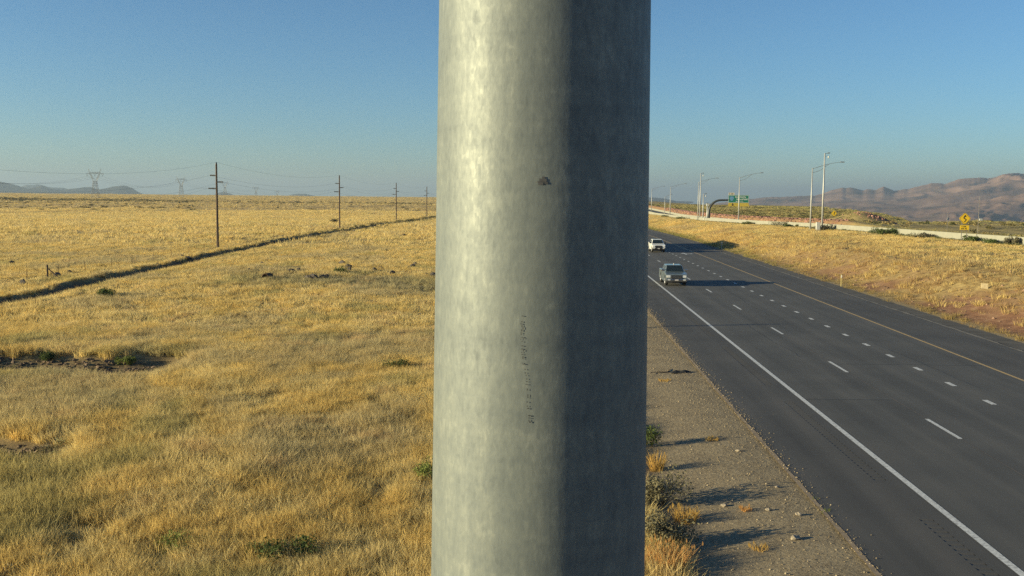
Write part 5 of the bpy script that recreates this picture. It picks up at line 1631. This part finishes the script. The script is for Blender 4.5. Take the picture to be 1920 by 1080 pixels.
# beside the big pole
clump(1250, 1068, 0.75, 0.62, LM_ORANGE, 'bright orange dry grass clump at the bottom edge beside the big pole', 501, 420)
clump(1284, 978, 0.55, 0.42, LM_GOLD, 'low golden grass clump between the two dark shrub shadows', 502, 260)
clump(1231, 882, 0.40, 0.62, LM_GOLD, 'upright golden grass clump beside the big pole', 503, 200)
clump(1335, 825, 0.38, 0.10, LM_GOLD, 'flat patch of yellow grass on the gravel verge', 504, 160)
clump(1246, 714, 0.45, 0.10, LM_GOLD, 'flat tan grass patch just below the dead branch', 505, 160)
clump(1398, 958, 0.2, 0.16, LM_ORANGE, 'small orange tuft in the middle of the gravel verge', 506, 80)
clump(1528, 939, 0.16, 0.10, LM_FRESH, 'upper of two green weeds at the pavement edge', 507, 90)
clump(1548, 962, 0.18, 0.10, LM_FRESH, 'lower of two green weeds at the pavement edge', 508, 90)
clump(1425, 1030, 0.35, 0.14, LM_GOLD, 'thin yellow grass on the gravel at the bottom', 509, 90)
shrub(1245, 945, 0.85, 0.85, LM_GREY, 'grey-green shrub beside the big pole casting a long shadow on the gravel', 511, 0.05, 1500)
shrub(1262, 1020, 0.80, 0.75, LM_GREY, 'lower grey-green shrub by the big pole near the orange clump', 512, 0.05, 1400)
shrub(1222, 838, 0.45, 0.75, LM_GREEN, 'small green shrub peeking out at the right edge of the big pole', 513, 0.045, 700)
# field shrubs
shrub(90, 676, 0.62, 0.5, LM_GREEN, 'round green shrub growing in the dark ditch on the left', 521, 0.06, 900)
shrub(238, 684, 0.42, 0.42, LM_FRESH, 'smaller green shrub at the right part of the dark ditch', 522, 0.055, 700)
shrub(196, 556, 0.9, 0.7, LM_GREEN, 'dark green spiky shrub below the dirt track', 523, 0.09, 800)
shrub(640, 514, 1.1, 0.8, LM_GREEN, 'low green shrub in the stony band of the field', 524, 0.08, 800)
shrub(510, 1048, 0.75, 0.5, LM_GREEN, 'green spreading shrub at the bottom of the dry field', 525, 0.045, 1200)
shrub(340, 1030, 0.7, 0.40, LM_FRESH, 'low fresh green weeds at the bottom left of the field', 526, 0.04, 900)
shrub(800, 900, 0.5, 0.6, LM_FRESH, 'green shrub touching the left edge of the big pole', 527, 0.045, 900)
shrub(627, 418, 1.5, 1.4, LM_GREY, 'lone bush left of the second wooden power pole', 528, 0.16, 500)
shrub(735, 695, 0.7, 0.55, LM_GREEN, 'olive shrub in the grass left of the big pole', 529, 0.05, 800)
# along the barrier
BW = [(1458, 421, 2.6, 1.15, 'rounded dark shrub hugging the barrier left of the tall mast'), (1487, 423, 1.3, 0.6, 'small low shrub at the barrier left of the rightmost lamp'),
      (1405, 416, 1.6, 0.7, 'low shrub at the barrier below the green overhead sign'), (1552, 428, 2.0, 0.9, 'shrub at the foot of the tall camera mast'),
      (1655, 438, 2.2, 1.0, 'wide green shrub at the barrier right of the dark posts'), (1672, 441, 1.2, 0.9, 'smaller green shrub beside the wide one at the barrier'),
      (1738, 447, 1.8, 0.7, 'low green shrub at the barrier left of the winding road sign'), (1826, 455, 1.5, 0.7, 'green shrub at the foot of the winding road sign'),
      (1862, 458, 1.5, 0.55, 'low green shrub at the barrier right of the winding road sign'), (1900, 461, 1.0, 0.9, 'upright green shrub at the barrier by the right edge'),
      (1282, 406, 2.4, 0.9, 'dark shrub before the barrier right of the lone lamp'), (1246, 402, 2.2, 0.8, 'dark shrub before the barrier left of the lone lamp')]
for i, (px, py, rx, h, lab) in enumerate(BW):
    shrub(px, py, rx, h * 1.15, LM_GREEN if i % 3 else LM_GREY, lab, 540 + i, 0.13, 900, 'shrubs along the barrier')
n = 1300
y = rng.uniform(85, 420, n); x = wall_x(y) - rng.uniform(0.6, 2.2, n)
ok = fbm(y / 9, y * 0, 291, 3) > 0.40; x, y = x[ok], y[ok]; k = len(x)
c = lerpc((0.06, 0.08, 0.028), (0.13, 0.13, 0.055), rng.random(k)); s = rng.uniform(0.6, 1.5, k)
scatter('verge_weed', np.stack([x, y, height(x, y) - 0.02], 1), rots(k, 0.05), np.stack([s, s, s * 0.8], 1), rng.integers(0, 5, k), c, bush_low, 'strip of green weeds along the foot of the barrier', 'weeds')

# ------------------------------------------------------------------ air
b_ = MB(); b_.box(-40000, 40000, -8000, 45000, -420, 330)
hz = b_.build('haze', None)
hm = bpy.data.materials.new('haze_air'); hm.use_nodes = True
hn = hm.node_tree.nodes; hn.clear()
ho = hn.new('ShaderNodeOutputMaterial'); hv = hn.new('ShaderNodeVolumePrincipled')
hv.inputs['Color'].default_value = (0.35, 0.46, 0.61, 1)
hv.inputs['Density'].default_value = 8e-5
hv.inputs['Anisotropy'].default_value = 0.2
hm.node_tree.links.new(hv.outputs[0], ho.inputs['Volume'])
hz.data.materials.append(hm)
tag(hz, 'thin morning haze over the plain and hills', 'haze', None, 'stuff')
